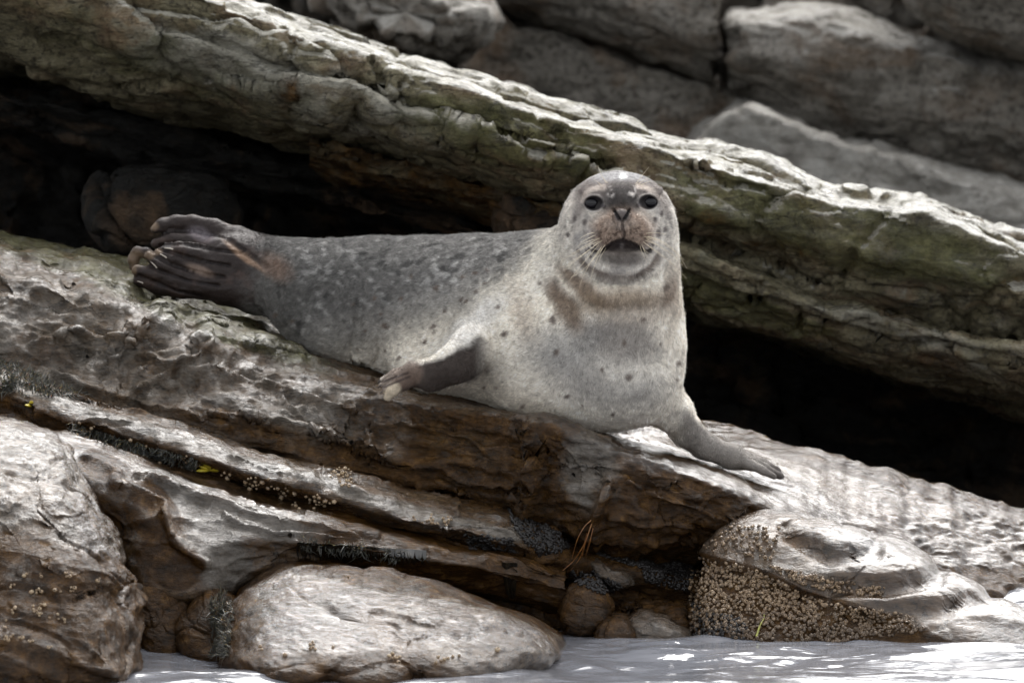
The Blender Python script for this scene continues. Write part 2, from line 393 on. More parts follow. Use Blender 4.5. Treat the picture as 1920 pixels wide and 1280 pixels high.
ledge = loft('seal_ledge', SB, M_slab, res=.0036, rnd=.012, jit=7, amp=(.016, .008, .0026), strata=.008, facet=.006, fsc=5, seed=1,
             paint=paintf(paint_B), carve=carve_B, wscale=24)
CALM = None
tag(ledge, 'wide wet sloping rock ledge under the seal', kind='structure')

# ---- ledge C just below, and ledge D
def C(bk, b, f, ft):
    return [(bk[0] + 70, bk[1] + .4), bk, ((bk[0] + b[0]) / 2, (bk[1] + b[1]) / 2), b, f, ft, (ft[0] + 60, ft[1] + .3)]
SC = [(-50, C((640, .05), (690, -.2), (730, -.24), (790, -.2))),
      (113, C((705, -.02), (747, -.3), (775, -.33), (830, -.28))),
      (227, C((755, -.06), (787, -.33), (815, -.36), (860, -.3))),
      (363, C((800, -.1), (824, -.36), (850, -.39), (890, -.32))),
      (453, C((828, -.12), (855, -.38), (885, -.41), (930, -.33))),
      (544, C((852, -.12), (882, -.4), (910, -.43), (955, -.35))),
      (635, C((868, -.14), (908, -.42), (935, -.45), (975, -.36))),
      (705, C((885, -.15), (930, -.44), (955, -.46), (1000, -.38))),
      (764, C((895, -.16), (951, -.45), (975, -.48), (1015, -.39))),
      (895, C((915, -.18), (977, -.46), (1010, -.48), (1045, -.39))),
      (975, C((950, -.2), (998, -.46), (1030, -.46), (1070, -.38))),
      (1080, C((1010, -.2), (1045, -.36), (1065, -.36), (1100, -.3))),
      (1300, C((1060, -.2), (1095, -.30), (1115, -.3), (1150, -.28)))]
def paint_C(c, X, Y, n, v):
    ridge = [(-50, 695), (113, 755), (227, 797), (363, 834), (453, 864), (544, 891), (635, 918), (705, 940), (764, 960), (895, 985), (975, 1005)]
    p = np.array(ridge, float); dy = Y - np.interp(X, p[:, 0], p[:, 1])
    c[:, 2] = .75 * (1 - sm(np.abs(dy + 4), 4, 22)) * (1 - sm(X, 950, 1000))
    c[:, 0] = .95 * sm(dy, 12, 28) + .75 * sm(-dy, 22, 45)
    c[:, 3] = .75
ledge_c = loft('lower_ledge', SC, M_slab, res=.0036, rnd=.009, jit=7, amp=(.012, .009, .0026), strata=.007, facet=.006, fsc=6, seed=4,
               paint=paintf(paint_C), wscale=30, closed_ends=False, ext=(300, 60))
tag(ledge_c, 'narrow ridge ledge with barnacles below the seal ledge', kind='structure')
SD = [(-50, C((760, -.2), (800, -.4), (830, -.45), (900, -.4))),
      (127, C((800, -.25), (831, -.42), (880, -.5), (960, -.45))),
      (200, C((820, -.26), (850, -.42), (920, -.52), (1040, -.5))),
      (254, C((838, -.28), (872, -.44), (960, -.56), (1110, -.6))),
      (330, C((868, -.3), (905, -.48), (1000, -.6), (1120, -.64))),
      (400, C((890, -.32), (930, -.5), (1020, -.6), (1110, -.62))),
      (453, C((910, -.32), (945, -.5), (1015, -.6), (1080, -.58))),
      (544, C((935, -.34), (970, -.52), (1010, -.58), (1060, -.54))),
      (635, C((955, -.35), (992, -.53), (1020, -.57), (1060, -.5))),
      (760, C((985, -.36), (1020, -.52), (1045, -.55), (1080, -.48))),
      (900, C((1015, -.37), (1045, -.5), (1065, -.52), (1100, -.44))),
      (975, C((1030, -.38), (1056, -.48), (1080, -.5), (1120, -.42))),
      (1030, C((1060, -.38), (1080, -.44), (1100, -.45), (1140, -.4)))]
def carve_D(X, Y, g):
    X = X + 14 * fbm(g * 9, 3, 25); Y = Y + 10 * fbm(g * 9 + 7, 3, 26); o = 0
    for pts, k, wd in (([(254, 890), (400, 935), (560, 985), (700, 1010)], .012, 8), ([(420, 960), (520, 1000), (640, 1012)], .010, 7), ([(215, 900), (300, 950), (330, 1010), (390, 1060)], .016, 16), ([(150, 850), (230, 890)], .01, 9)):
        o = o + k * (1 - sm(line_d(X, Y, pts), 0, wd))
    return o
def paint_D(c, X, Y, n, v):
    c[:, 2] = .6 * blob(X, Y, 330, 960, 150, 60, 45) + .7 * blob(X, Y, 480, 975, 200, 28, 14) + .5 * blob(X, Y, 420, 1070, 60, 60)  # pale patches paint in the sky sheen of the wet channel
    c[:, 0] = 1.1 * blob(X, Y, 195, 880, 65, 32, 30, .25) + 1.2 * blob(X, Y, 290, 965, 40, 62, -20, .25) + 1.2 * blob(X, Y, 325, 1060, 55, 40, 10, .25) + .9 * blob(X, Y, 210, 1010, 40, 60) + .75 * sm(X, 520, 650)
    c[:, 2] *= 1 - np.clip(c[:, 0], 0, 1)
    c[:, 3] = .95
ledge_d = loft('foot_ledge', SD, M_slab, res=.0036, rnd=.010, jit=5, amp=(.014, .008, .0020), strata=.005, facet=.004, fsc=6, seed=6,
               paint=paintf(paint_D), carve=carve_D, wscale=30, ext=(300, 30))
tag(ledge_d, 'pale water-washed ledge with dark weed patches', kind='structure')
def outline_rock(name, out, cy, depth, mat, lean=.0, ex=.6, res=.0042, amp=(.02, .01, .0025), strata=.004, facet=.012, fsc=6, seed=0, paint=None,
                 carve=None, wscale=26, backdepth=None):
    """boulder with the outline seen in the photo, swelling towards the viewer by depth and away by backdepth"""
    o = np.array(out, float); c = o.mean(0); th = np.arctan2(o[:, 1] - c[1], o[:, 0] - c[0]); i = np.argsort(th); th, o = th[i], o[i]
    r = np.hypot(o[:, 0] - c[0], o[:, 1] - c[1]); per = r.mean() * 6.3 / 1000
    nt_ = int(min(900, per / res)); T = np.linspace(math.pi / 2, math.pi / 2 + 2 * math.pi, nt_)
    Tw = (T + math.pi) % (2 * math.pi) - math.pi
    rr = np.interp(Tw, np.concatenate([th - 2 * math.pi, th, th + 2 * math.pi]), np.tile(r, 3))
    nf = int(min(500, (r.mean() / 1000 + depth) * 2 / res)); h1 = np.arcsin(np.linspace(0, 1, nf // 4) ** (1 / ex)); F = np.unique(np.round(np.concatenate([h1, math.pi - h1, np.linspace(0, math.pi, nf // 2)]), 5))
    sF, cF = np.sin(F) ** ex, np.sign(np.cos(F)) * np.abs(np.cos(F)) ** (ex + .15)
    X = c[0] + rr[:, None] * np.cos(T)[:, None] * sF[None]; Y = c[1] + rr[:, None] * np.sin(T)[:, None] * sF[None]
    D = np.where(cF > 0, depth, backdepth or depth) * cF
    yy = cy - D[None] + lean * (c[1] - Y) / 1000
    g = P(X, Y, yy); g = smooth_axis(g, 2.0, 1)
    sg = np.sign((grid_normals(g) * (g - g.mean((0, 1)))).sum(-1).mean())
    global NSIGN; old = NSIGN; NSIGN = sg
    g = displace(g, amp, strata, facet, fsc, seed, wscale, 0, carve)
    g[-1] = g[0]
    for e in (0, -1):
        sgn_ = 1 if e == 0 else -1; ctr = g[:, sgn_ * 9 + e].mean(0)
        for k in range(9): g[:, e + sgn_ * k] = ctr + (g[:, e + sgn_ * 9] - ctr) * (k / 9)
    n = grid_normals(g).reshape(-1, 3) * sg; NSIGN = old
    ns, ntt = g.shape[:2]; idx = np.arange(ns * ntt).reshape(ns, ntt); idx[-1] = idx[0]
    q = np.stack([idx[:-1, :-1], idx[1:, :-1], idx[1:, 1:], idx[:-1, 1:]], -1).reshape(-1, 4)
    if sg < 0: q = q[:, ::-1]
    v = g.reshape(-1, 3); Xp, Yp = pix(v); col = paint(v, Xp, Yp, n) if paint else np.zeros((len(v), 4))
    return mesh_from(name, v[:(ns - 1) * ntt], q, mat, col=col[:(ns - 1) * ntt])
NSIGN = -1.0

# ---- boulders in the foreground
def paint_E(c, X, Y, n, v):
    edge = [(390, 1105), (453, 1080), (560, 1085), (640, 1098), (720, 1112), (811, 1122), (916, 1152), (1005, 1176), (1060, 1200)]
    p = np.array(edge, float); dy = Y - np.interp(X, p[:, 0], p[:, 1])
    c[:, 0] = 1.15 * (1 - sm(dy, -16, 6)) * sm(X, 500, 600) + 1.1 * blob(X, Y, 430, 1190, 60, 95) + 1.1 * sm(Y, 1205, 1235) * (1 - sm(X, 700, 950))
    c[:, 2] = .30 * (1 - np.clip(c[:, 0], 0, 1)); c[:, 1] = .35 * blob(X, Y, 850, 1105, 180, 30, 14) + .3 * blob(X, Y, 470, 1120, 60, 40)
    c[:, 3] = .95
def carve_E(X, Y, g):
    d = line_d(X, Y, [(700, 1150), (790, 1165), (880, 1195), (900, 1160)]); o = .003 * (1 - sm(d, 1, 10))
    d = line_d(X, Y, [(640, 1090), (760, 1105), (900, 1150)]); return o + .004 * (1 - sm(d, 2, 22))
bE = outline_rock('boulder', [(400, 1180), (404, 1125), (430, 1095), (458, 1068), (508, 1040), (590, 1046), (680, 1056), (769, 1075), (860, 1095), (937, 1122), (1022, 1160), (1058, 1190), (1062, 1230), (1000, 1275), (800, 1295), (600, 1300), (450, 1295), (402, 1250)],
     -.52, .34, M_boul, lean=1.6, ex=.55, seed=11, amp=(.018, .007, .0018), facet=.004, fsc=4, strata=.002, paint=paintf(paint_E), carve=carve_E)
tag(bE, 'long smooth pale boulder at the water edge with a brown algae-covered top', 'boulder')
def paint_F(c, X, Y, n, v):
    line = [(-50, 985), (0, 1000), (60, 1010), (120, 1030), (190, 1040), (240, 1060)]
    b = below(X, Y, line, 25); c[:, 0] = 1.15 * b; c[:, 2] = .45 * (1 - b) * (1 - .4 * blob(X, Y, 190, 950, 40, 80)); c[:, 3] = .9
    c[:, 2] = np.maximum(c[:, 2], .55 * blob(X, Y, 190, 1115, 50, 18, -15))
bF = outline_rock('boulder', [(-220, 840), (-110, 790), (0, 781), (68, 802), (131, 843), (156, 890), (199, 952), (227, 1006), (241, 1063), (254, 1153), (261, 1217), (252, 1300), (100, 1350), (-150, 1350), (-290, 1200), (-300, 980)],
     -.62, .36, M_boul, lean=.9, ex=.6, seed=14, amp=(.018, .010, .0028), facet=.006, fsc=5, strata=.012, paint=paintf(paint_F), wscale=34)
tag(bF, 'large rounded boulder, pale on top and dark brown below, at the left edge', 'boulder')
def paint_G(c, X, Y, n, v):
    line = [(1290, 1030), (1377, 1052), (1436, 1069), (1500, 1100), (1560, 1125), (1640, 1140), (1700, 1150), (1740, 1180), (1920, 1260)]
    b = below(X, Y, line, 8); c[:, 0] = 1.1 * b; c[:, 2] = .3 * (1 - b); c[:, 3] = .7 + .3 * sm(X, 1400, 1600) * (1 - b)
def carve_G(X, Y, g):
    o = 0
    for pts, k in (([(1480, 1000), (1560, 1040), (1640, 1032)], .016), ([(1560, 1095), (1660, 1100), (1760, 1080)], .018), ([(1640, 1150), (1760, 1140), (1860, 1120)], .012)):
        o = o + k * (1 - sm(line_d(X, Y, pts), 4, 26))
    line = np.array([(1290, 1030), (1377, 1052), (1436, 1069), (1500, 1100), (1560, 1125), (1640, 1140), (1700, 1150), (1740, 1180), (1920, 1260)], float)
    dy = Y - np.interp(X, line[:, 0], line[:, 1]); return o + .018 * sm(dy, 0, 14) * (1 - sm(X, 1600, 1740))
bG = outline_rock('boulder', [(1289, 1160), (1292, 1098), (1310, 1031), (1343, 989), (1386, 966), (1453, 960), (1512, 974), (1580, 990), (1647, 1008), (1761, 1062), (1860, 1108), (1960, 1165), (1960, 1260), (1800, 1285), (1560, 1290), (1411, 1285), (1300, 1275)],
     -.36, .16, M_boul, lean=.8, ex=.5, seed=17, amp=(.012, .005, .0010), facet=.002, fsc=6, strata=.001, paint=paintf(paint_G), carve=carve_G)
tag(bG, 'block of rock at the right, its front face crusted with barnacles', 'boulder')
# small stones in the gully
for i, (out, cy, d, lab, kind) in enumerate([
    ([(1130, 1165), (1150, 1150), (1172, 1150), (1186, 1170), (1190, 1200), (1180, 1235), (1130, 1240), (1118, 1200)], -.46, .06, 'small brown rounded stone between the long boulder and the barnacled block', 0),
    ([(1165, 1165), (1185, 1145), (1230, 1150), (1270, 1170), (1300, 1185), (1300, 1240), (1180, 1240), (1168, 1200)], -.42, .08, 'small pale stone at the water beside the barnacled block', 1),
    ([(1098, 1050), (1120, 1042), (1138, 1056), (1150, 1068), (1180, 1075), (1190, 1095), (1165, 1105), (1130, 1090), (1105, 1068)], -.34, .04, 'pinkish grey stone among black mussels in the gully', 1),
    ([(1000, 990), (1040, 985), (1060, 1010), (1055, 1050), (1020, 1065), (985, 1050), (980, 1015)], -.36, .05, 'dark brown stone wedged in the crevice under the ledge', 0),
    ([(1075, 1090), (1110, 1080), (1135, 1110), (1150, 1160), (1120, 1190), (1060, 1185), (1045, 1130)], -.42, .06, 'brown smooth stone at the right end of the long boulder', 0),
    ([(243, 1095), (262, 1090), (273, 1108), (270, 1130), (250, 1140), (240, 1120)], -.62, .02, 'round pebble jammed beside the large left boulder', 1),
    ([(340, 1130), (390, 1095), (440, 1110), (470, 1200), (470, 1270), (380, 1290), (330, 1230)], -.62, .10, 'dark weedy stone between the two big boulders', 0),
    ([(262, 1085), (300, 1075), (345, 1110), (350, 1180), (330, 1260), (275, 1260), (255, 1180)], -.58, .09, 'dark wet stone in the gap right of the large left boulder', 0)]):
    def pp(c, X, Y, n, v, kind=kind): c[:, 0] = .9 * (1 - kind); c[:, 2] = .45 * kind; c[:, 3] = .9
    tag(outline_rock('stone', out, cy, d, M_boul, lean=.5, ex=.7, seed=30 + i, res=.003, amp=(.006, .004, .0015), facet=.004, fsc=14, strata=.001, paint=paintf(pp)), lab, 'stone')
# gully floor under it all
def G_(a, b, c_, d): return [(a - 60, .5), (a, .2), (b, -.2), (c_, -.38), (d, -.46), (d + 80, -.4)]
def paint_gul(c, X, Y, n, v): c[:, 0] = .75; c[:, 1] = .3 * blob(X, Y, 1120, 1150, 100, 40); c[:, 3] = .9
gul = loft('gully_bed', [(900, G_(980, 1030, 1110, 1240)), (1050, G_(980, 1040, 1120, 1240)), (1200, G_(1000, 1060, 1130, 1240)), (1320, G_(1020, 1080, 1140, 1240)), (1450, G_(1060, 1100, 1160, 1260))],
           M_slab, res=.004, rnd=.02, seed=8, amp=(.03, .02, .004), facet=.02, fsc=8, paint=paintf(paint_gul), ext=(60, 60))
tag(gul, 'dark wet rock floor of the gully', kind='structure')
def H_(a, b, c_, d): return [(a - 60, .0), (a, -.3), (b, -.5), (c_, -.6), (d, -.66), (d + 80, -.5)]
gul2 = loft('gully_bed', [(180, H_(1000, 1060, 1130, 1260)), (300, H_(1040, 1080, 1150, 1260)), (450, H_(1060, 1100, 1160, 1260)), (600, H_(1060, 1100, 1160, 1260))],
           M_slab, res=.004, rnd=.02, seed=9, amp=(.03, .02, .004), facet=.02, fsc=8, paint=paintf(paint_gul), ext=(60, 60))
tag(gul2, kind='structure')

# ---- overhanging slab behind the seal
def A(T, b, L, yb=.86):
    return [(T + 160, 2.6), (T + 20, 2.4), (T, yb + .32), (b, yb), ((b + L) / 2, yb - .03), (L, yb + .10), (L + 25, 1.3), (L + 40, 2.4)]
SA = [(-50, A(-172, -150, 68)), (0, A(-150, -128, 85)), (200, A(-88, -68, 148)), (430, A(-4, 14, 188)), (540, A(34, 58, 218)), (700, A(88, 114, 256)),
      (800, A(112, 148, 284)), (860, A(137, 160, 302)), (960, A(162, 196, 335)), (1080, A(202, 238, 372)), (1200, A(243, 262, 428)), (1290, A(272, 286, 470)),
      (1340, A(270, 305, 482)), (1400, A(288, 332, 497)), (1480, A(312, 356, 515)), (1560, A(354, 380, 550)), (1640, A(366, 394, 562)), (1740, A(379, 396, 590)),
      (1800, A(400, 420, 612)), (1860, A(430, 446, 628)), (1920, A(446, 466, 645))]
def paint_A(c, X, Y, n, v):
    top = sm(n[:, 2], .5, .8)
    c[:, 2] = .5 * blob(X, Y, 600, 180, 330, 70, 17) + 1.0 * top + .3 * blob(X, Y, 250, 60, 260, 70, 15) + .35 * blob(X, Y, 1800, 570, 180, 60, 15)  # top term paints the sky's reflection pale on upward faces
    c[:, 1] = .62 * blob(X, Y, 870, 235, 160, 60, 20) + .8 * blob(X, Y, 1620, 450, 300, 70, 14) + .45 * blob(X, Y, 300, 110, 400, 60, 18) + .65 * blob(X, Y, 1050, 270, 150, 55, 20) + .5 * blob(X, Y, 1350, 380, 100, 60)
    c[:, 1] *= 1 - .9 * top
    c[:, 0] = .55 * blob(X, Y, 535, 175, 28, 55) + .45 * blob(X, Y, 1330, 430, 60, 40) + .5 * blob(X, Y, 1480, 480, 90, 30, 15) + .35 * blob(X, Y, 1100, 260, 140, 22, 20) + .4 * blob(X, Y, 1900, 560, 50, 80)
    c[:, 3] = .25 + .3 * top + .25 * sm(X, 1200, 1500)
def carve_A(X, Y, g):
    j = 14 * fbm(g * 9, 3, 5); j2 = 14 * fbm(g * 9 + 7, 3, 6); X = X + j; Y = Y + j2; o = 0
    for pts, k, wd in (([(300, 40), (480, 105), (650, 150), (760, 190), (900, 232), (1000, 262), (1060, 275), (1150, 310)], .022, 11), ([(540, 60), (532, 110), (560, 140)], .014, 8), ([(700, 110), (712, 150), (745, 180)], .014, 9),
                   ([(1290, 300), (1350, 345), (1440, 350)], .016, 10), ([(1270, 430), (1380, 475), (1470, 505), (1560, 548)], .02, 12), ([(1130, 290), (1090, 320), (1075, 360)], .016, 10), ([(1660, 400), (1600, 470), (1580, 540)], .012, 14)):
        o = o + k * (1 - sm(line_d(X, Y, pts), 1, wd))
    # lower beds stand proud of / behind the upper
    p = np.array([(300, 40), (480, 105), (650, 150), (760, 190), (900, 232), (1000, 262), (1150, 310), (1300, 360)], float)
    dy = Y - np.interp(X, p[:, 0], p[:, 1]); o = o - .022 * sm(dy, 0, 10) * (1 - sm(X, 1150, 1300)) * sm(X, 300, 500)
    return o
slabA = loft('overhanging_slab', SA, M_over, res=.0048, rnd=.010, jit=6, amp=(.022, .011, .0024), strata=.006, facet=.022, fsc=3.6, seed=21, paint=paintf(paint_A), carve=carve_A, wscale=18)
tag(slabA, 'long overhanging rock slab behind the seal', kind='structure')
M_cb = rock_mat('cave_boulder_painted_shade', dark=(.007, .007, .006), mid=(.015, .0145, .013), light=(.032, .031, .028))  # albedo darkened to paint cave shade onto the inner bed and stones
def A2(b, L, y0=.84):
    return [(b + 120, 2.4), (b - 30, 1.6), (b - 22, y0 + .2), (b, y0), ((b + L) / 2, y0 + .02), (L, y0 + .10), (L + 20, 1.4), (L + 30, 2.3)]
SA2 = [(880, A2(345, 385, 1.02)), (960, A2(362, 425, 1.0)), (1080, A2(395, 470, .95)), (1200, A2(438, 530, .86)), (1275, A2(462, 556, .82)), (1376, A2(500, 594, .81)), (1470, A2(540, 618, .82)),
       (1500, A2(568, 622, .84)), (1554, A2(580, 640, .84)), (1673, A2(598, 684, .82)), (1791, A2(630, 714, .8)), (1920, A2(664, 748, .8))]
def paint_A2(c, X, Y, n, v):
    c[:, 1] = .9 * blob(X, Y, 1400, 580, 170, 30, 18) + .4 * blob(X, Y, 1300, 500, 100, 40, 20)
    c[:, 2] = .35 * blob(X, Y, 1330, 495, 120, 25, 20) + .45 * blob(X, Y, 1650, 600, 200, 25, 14) + .4 * blob(X, Y, 1800, 680, 120, 30, 20)
    c[:, 0] = .5 * blob(X, Y, 1760, 690, 90, 30, 20) + .6 * (1 - sm(X, 1000, 1200)); c[:, 3] = .6
def carve_A2(X, Y, g):
    X = X + 12 * fbm(g * 9, 3, 5); Y = Y + 10 * fbm(g * 9 + 7, 3, 6); o = 0
    for pts, k, wd in (([(1490, 590), (1600, 612), (1700, 655), (1760, 650)], .022, 10), ([(1280, 520), (1400, 560), (1480, 580)], .016, 9), ([(1700, 640), (1850, 660), (1950, 690)], .02, 10), ([(1490, 580), (1494, 625)], .02, 8)):
        o = o + k * (1 - sm(line_d(X, Y, pts), 1, wd))
    return o
slabA2 = loft('under_slab', SA2, M_over, res=.0048, rnd=.008, jit=8, amp=(.02, .012, .004), strata=.014, facet=.012, fsc=5, seed=25, paint=paintf(paint_A2), carve=carve_A2, wscale=30)
tag(slabA2, 'thin layered rock bed beneath the overhanging slab', kind='structure')
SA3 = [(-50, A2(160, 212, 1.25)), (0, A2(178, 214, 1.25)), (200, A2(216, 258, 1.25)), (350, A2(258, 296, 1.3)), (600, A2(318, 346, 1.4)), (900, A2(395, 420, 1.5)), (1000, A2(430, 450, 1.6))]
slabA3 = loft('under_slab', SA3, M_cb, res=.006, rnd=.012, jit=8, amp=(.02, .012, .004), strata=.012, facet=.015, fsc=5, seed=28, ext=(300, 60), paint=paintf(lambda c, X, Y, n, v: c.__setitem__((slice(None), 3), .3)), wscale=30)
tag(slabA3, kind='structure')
# cave behind
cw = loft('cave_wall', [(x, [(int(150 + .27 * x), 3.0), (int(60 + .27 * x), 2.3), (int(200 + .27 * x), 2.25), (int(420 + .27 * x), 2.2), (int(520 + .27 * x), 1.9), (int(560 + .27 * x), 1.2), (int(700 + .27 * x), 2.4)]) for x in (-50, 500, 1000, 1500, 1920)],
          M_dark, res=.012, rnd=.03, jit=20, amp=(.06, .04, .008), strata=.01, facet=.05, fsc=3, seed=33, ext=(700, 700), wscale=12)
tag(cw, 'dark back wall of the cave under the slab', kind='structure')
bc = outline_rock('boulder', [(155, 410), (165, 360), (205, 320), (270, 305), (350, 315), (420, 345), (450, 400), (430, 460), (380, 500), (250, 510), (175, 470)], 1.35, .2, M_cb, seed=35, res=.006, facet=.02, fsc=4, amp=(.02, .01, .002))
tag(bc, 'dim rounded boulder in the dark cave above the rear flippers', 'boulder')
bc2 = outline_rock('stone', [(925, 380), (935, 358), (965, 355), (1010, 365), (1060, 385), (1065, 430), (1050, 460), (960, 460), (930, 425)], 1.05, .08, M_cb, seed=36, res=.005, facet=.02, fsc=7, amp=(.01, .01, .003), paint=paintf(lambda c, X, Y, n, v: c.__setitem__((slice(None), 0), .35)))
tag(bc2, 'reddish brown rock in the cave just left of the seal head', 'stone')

# ---- far cliff, out of focus
def Fw(t, m, b, y): return [(b, y + 1.2), (t - 10, y + 1.0), (t, y + .3), (t + 14, y), (m, y - .02), (b, y + .12), (b + 20, y + .8)]
far = loft('cliff', [(x, [(700, 7), (-700, 6.6), (-680, 5.6), (-300 + .2 * x, 5.4), (100 + .2 * x, 5.1), (500 + .1 * x, 4.8), (650 + .1 * x, 4.4), (900, 4.6)]) for x in (-50, 500, 1000, 1500, 1920)], M_far, res=.016, rnd=.05, jit=30,
           amp=(.15, .08, .02), strata=.03, facet=.16, fsc=1.6, seed=41, wscale=8, ext=(700, 700), paint=paintf(lambda c, X, Y, n, v: c.__setitem__((slice(None), 3), .3)))
tag(far, 'far cliff of broken rock out of focus', kind='structure')
def pfar(c, X, Y, n, v): c[:, 2] = .3 + .5 * sm(n[:, 2], .4, .8); c[:, 3] = .3
def pfar2(c, X, Y, n, v): c[:, 2] = 1.0; c[:, 3] = .5
def pbrown(c, X, Y, n, v): c[:, 0] = .22; c[:, 3] = .3
farblocks = [
 ('rock_block', 'brown tilted block above the overhanging slab, top middle', [(540, Fw(-260, -120, -110, 4.1)), (760, Fw(-220, -60, -45, 4.1)), (880, Fw(-190, -60, -2, 4.1)), (960, Fw(-170, -40, 24, 4.1)), (1079, Fw(-150, -20, 66, 4.1)), (1198, Fw(-120, 20, 112, 4.1)), (1316, Fw(-60, 60, 146, 4.1)), (1346, Fw(-30, 60, 156, 4.1))], pbrown, 51),
 ('rock_block', 'large grey rock block right of the vertical crack', [(1356, Fw(36, 110, 176, 4.15)), (1400, Fw(28, 110, 196, 4.1)), (1494, Fw(24, 140, 238, 4.1)), (1550, Fw(22, 150, 264, 4.1)), (1673, Fw(66, 200, 300, 4.1)), (1800, Fw(98, 230, 325, 4.1)), (1960, Fw(130, 260, 352, 4.1)), (2200, Fw(170, 320, 420, 4.1))], pfar, 52),
 ('rock_block', 'brown overhang at the top right corner', [(1690, Fw(-260, -100, -18, 3.7)), (1740, Fw(-240, -60, 40, 3.7)), (1800, Fw(-220, -40, 76, 3.7)), (1860, Fw(-200, -20, 98, 3.7)), (1920, Fw(-180, 0, 112, 3.7)), (2200, Fw(-100, 60, 190, 3.7))], pbrown, 53),
 ('rock_block', 'pale lumpy ledge in the distance above the right of the slab', [(1270, Fw(330, 380, 560, 3.9)), (1330, Fw(215, 330, 560, 3.85)), (1380, Fw(178, 330, 600, 3.85)), (1453, Fw(200, 350, 600, 3.85)), (1554, Fw(252, 380, 640, 3.85)), (1673, Fw(284, 400, 640, 3.85)), (1800, Fw(325, 430, 660, 3.6)), (1960, Fw(352, 460, 690, 3.6)), (2200, Fw(400, 500, 760, 3.6))], pfar2, 54),
 ('rock_block', 'dim shaded rock face below the brown tilted block', [(860, Fw(20, 130, 330, 4.3)), (930, Fw(30, 160, 330, 4.25)), (1000, Fw(50, 180, 380, 4.25)), (1150, Fw(90, 230, 420, 4.25)), (1300, Fw(140, 260, 440, 4.25)), (1400, Fw(160, 290, 460, 4.3))], pbrown, 55)]
for nm, lab, st, pf, sd_ in farblocks:
    o = loft(nm, st, M_far, res=.009, rnd=.02, jit=10, amp=(.016, .010, .005), strata=.012, facet=.012, fsc=2.2, seed=sd_, paint=paintf(pf), wscale=9, closed_ends=True)
    tag(o, lab, 'rock block')
for i, (out, cy, lab) in enumerate([([(585, -60), (600, 20), (640, 70), (720, 95), (790, 108), (870, 118), (908, 90), (915, 30), (860, -20), (820, -60), (700, -110)], 3.6, 'wide blurred grey boulder at the top edge above the middle of the slab')
                       ]):
    tag(outline_rock('boulder', out, cy, .25, M_far, seed=60 + i, res=.012, ex=.75, facet=.04, fsc=3, amp=(.03, .02, .006), paint=paintf(pfar)), lab, 'boulder')

# ---- water
WZ = float(P(700, 1240, -.85)[2]) - .008
xs = np.concatenate([-np.geomspace(60, 1.5, 24), np.arange(-1.48, 1.48, .0065), np.geomspace(1.5, 60, 24)])
ys = np.concatenate([-np.geomspace(80, 2.4, 30), np.arange(-2.38, .78, .008)])
gx, gy = np.meshgrid(xs, ys, indexing='ij')
q = np.stack([gx * 2.2, gy * 3.2, np.zeros_like(gx)], -1)
wv = .022 * fbm(q + .4 * fbm(q * 1.3, 2, 3)[..., None], 3, 90, g=.45) + -.0022 * fbm(np.stack([gx * 9, gy * 16, gx * 0], -1), 3, 91, ridge=True) * sm(fbm(q * .8, 2, 95), -.3, .5)
wv *= np.exp(-np.maximum(0, np.hypot(gx, gy + 1) - 3) / 6)
wv += .012 * np.exp(-((gx + .52 + .3 * perlin(q)) / .12) ** 2) * 0
g = np.stack([gx, gy, WZ + wv], -1); idx = np.arange(gx.size).reshape(gx.shape)
q4 = np.stack([idx[:-1, :-1], idx[1:, :-1], idx[1:, 1:], idx[:-1, 1:]], -1).reshape(-1, 4)
t = NT('sea_water'); t.b.inputs['Base Color'].default_value = (.14, .145, .165, 1); t.b.inputs['Roughness'].default_value = .06
t.b.inputs['Specular IOR Level'].default_value = .8; t.b.inputs['Coat Weight'].default_value = .6; t.b.inputs['Coat Roughness'].default_value = .12
cf = t.coords(scale=(1, 1.7, 1)); fo = t.math('MULTIPLY', t.ramp(t.noise(cf, 34, 6, .7, .3), [(.63, 0), (.71, .7)]), t.ramp(t.noise(cf, 2.6, 3, .5), [(.50, 0), (.62, .8)]))
t.l(t.mix(fo, (.185, .19, .21), (.75, .77, .8)), t.b.inputs['Base Color']); t.l(t.math('MULTIPLY_ADD', fo, .5, .07), t.b.inputs['Roughness'])  # base lightened in place of reflected sky, foam flecks over it
c = t.coords(scale=(1, 2.2, 1)); t.l(t.bump(t.noise(c, 9, 3, .5, .6), .3, .03), t.b.inputs['Normal'])
tag(mesh_from('sea_water', g, q4, t.m), kind='structure')
# ------------------------------------------------------------ the seal: one continuous body grown from a distance field
def s_cone(p, a, b, ra, rb):
    pa = p - a; ba = b - a; h = np.clip((pa @ ba) / (ba @ ba), 0, 1)
    return np.sqrt(((pa - h[:, None] * ba) ** 2).sum(-1)) - (ra + (rb - ra) * h)
def s_ell(p, c, r, rot=None):
    q = p - c
    if rot is not None: q = q @ rot
    k0 = np.sqrt(((q / r) ** 2).sum(-1)); k1 = np.sqrt(((q / (r * r)) ** 2).sum(-1)); return k0 * (k0 - 1) / np.maximum(k1, 1e-6)
def smin(a, b, k):
    h = np.maximum(k - np.abs(a - b), 0) / k; return np.minimum(a, b) - h * h * h * k / 6
def smax(a, b, k): return -smin(-a, -b, k)
def rotm(ax, ay, az):
    from mathutils import Euler
    return np.array(Euler((R(ax), R(ay), R(az))).to_matrix())
PR = []          # (kind, params, blend, lo, hi)
def chain(pts, k, flat=None):
    for (x0, y0, d0, r0), (x1, y1, d1, r1) in zip(pts[:-1], pts[1:]):
        PR.append(('c', (P(x0, y0, d0), P(x1, y1, d1), r0, r1), k))
def ell(x, y, d, r, k, rot=None, sub=False): PR.append(('s' if sub else 'e', (P(x, y, d), np.array(r, float), None if rot is None else rotm(*rot)), k))
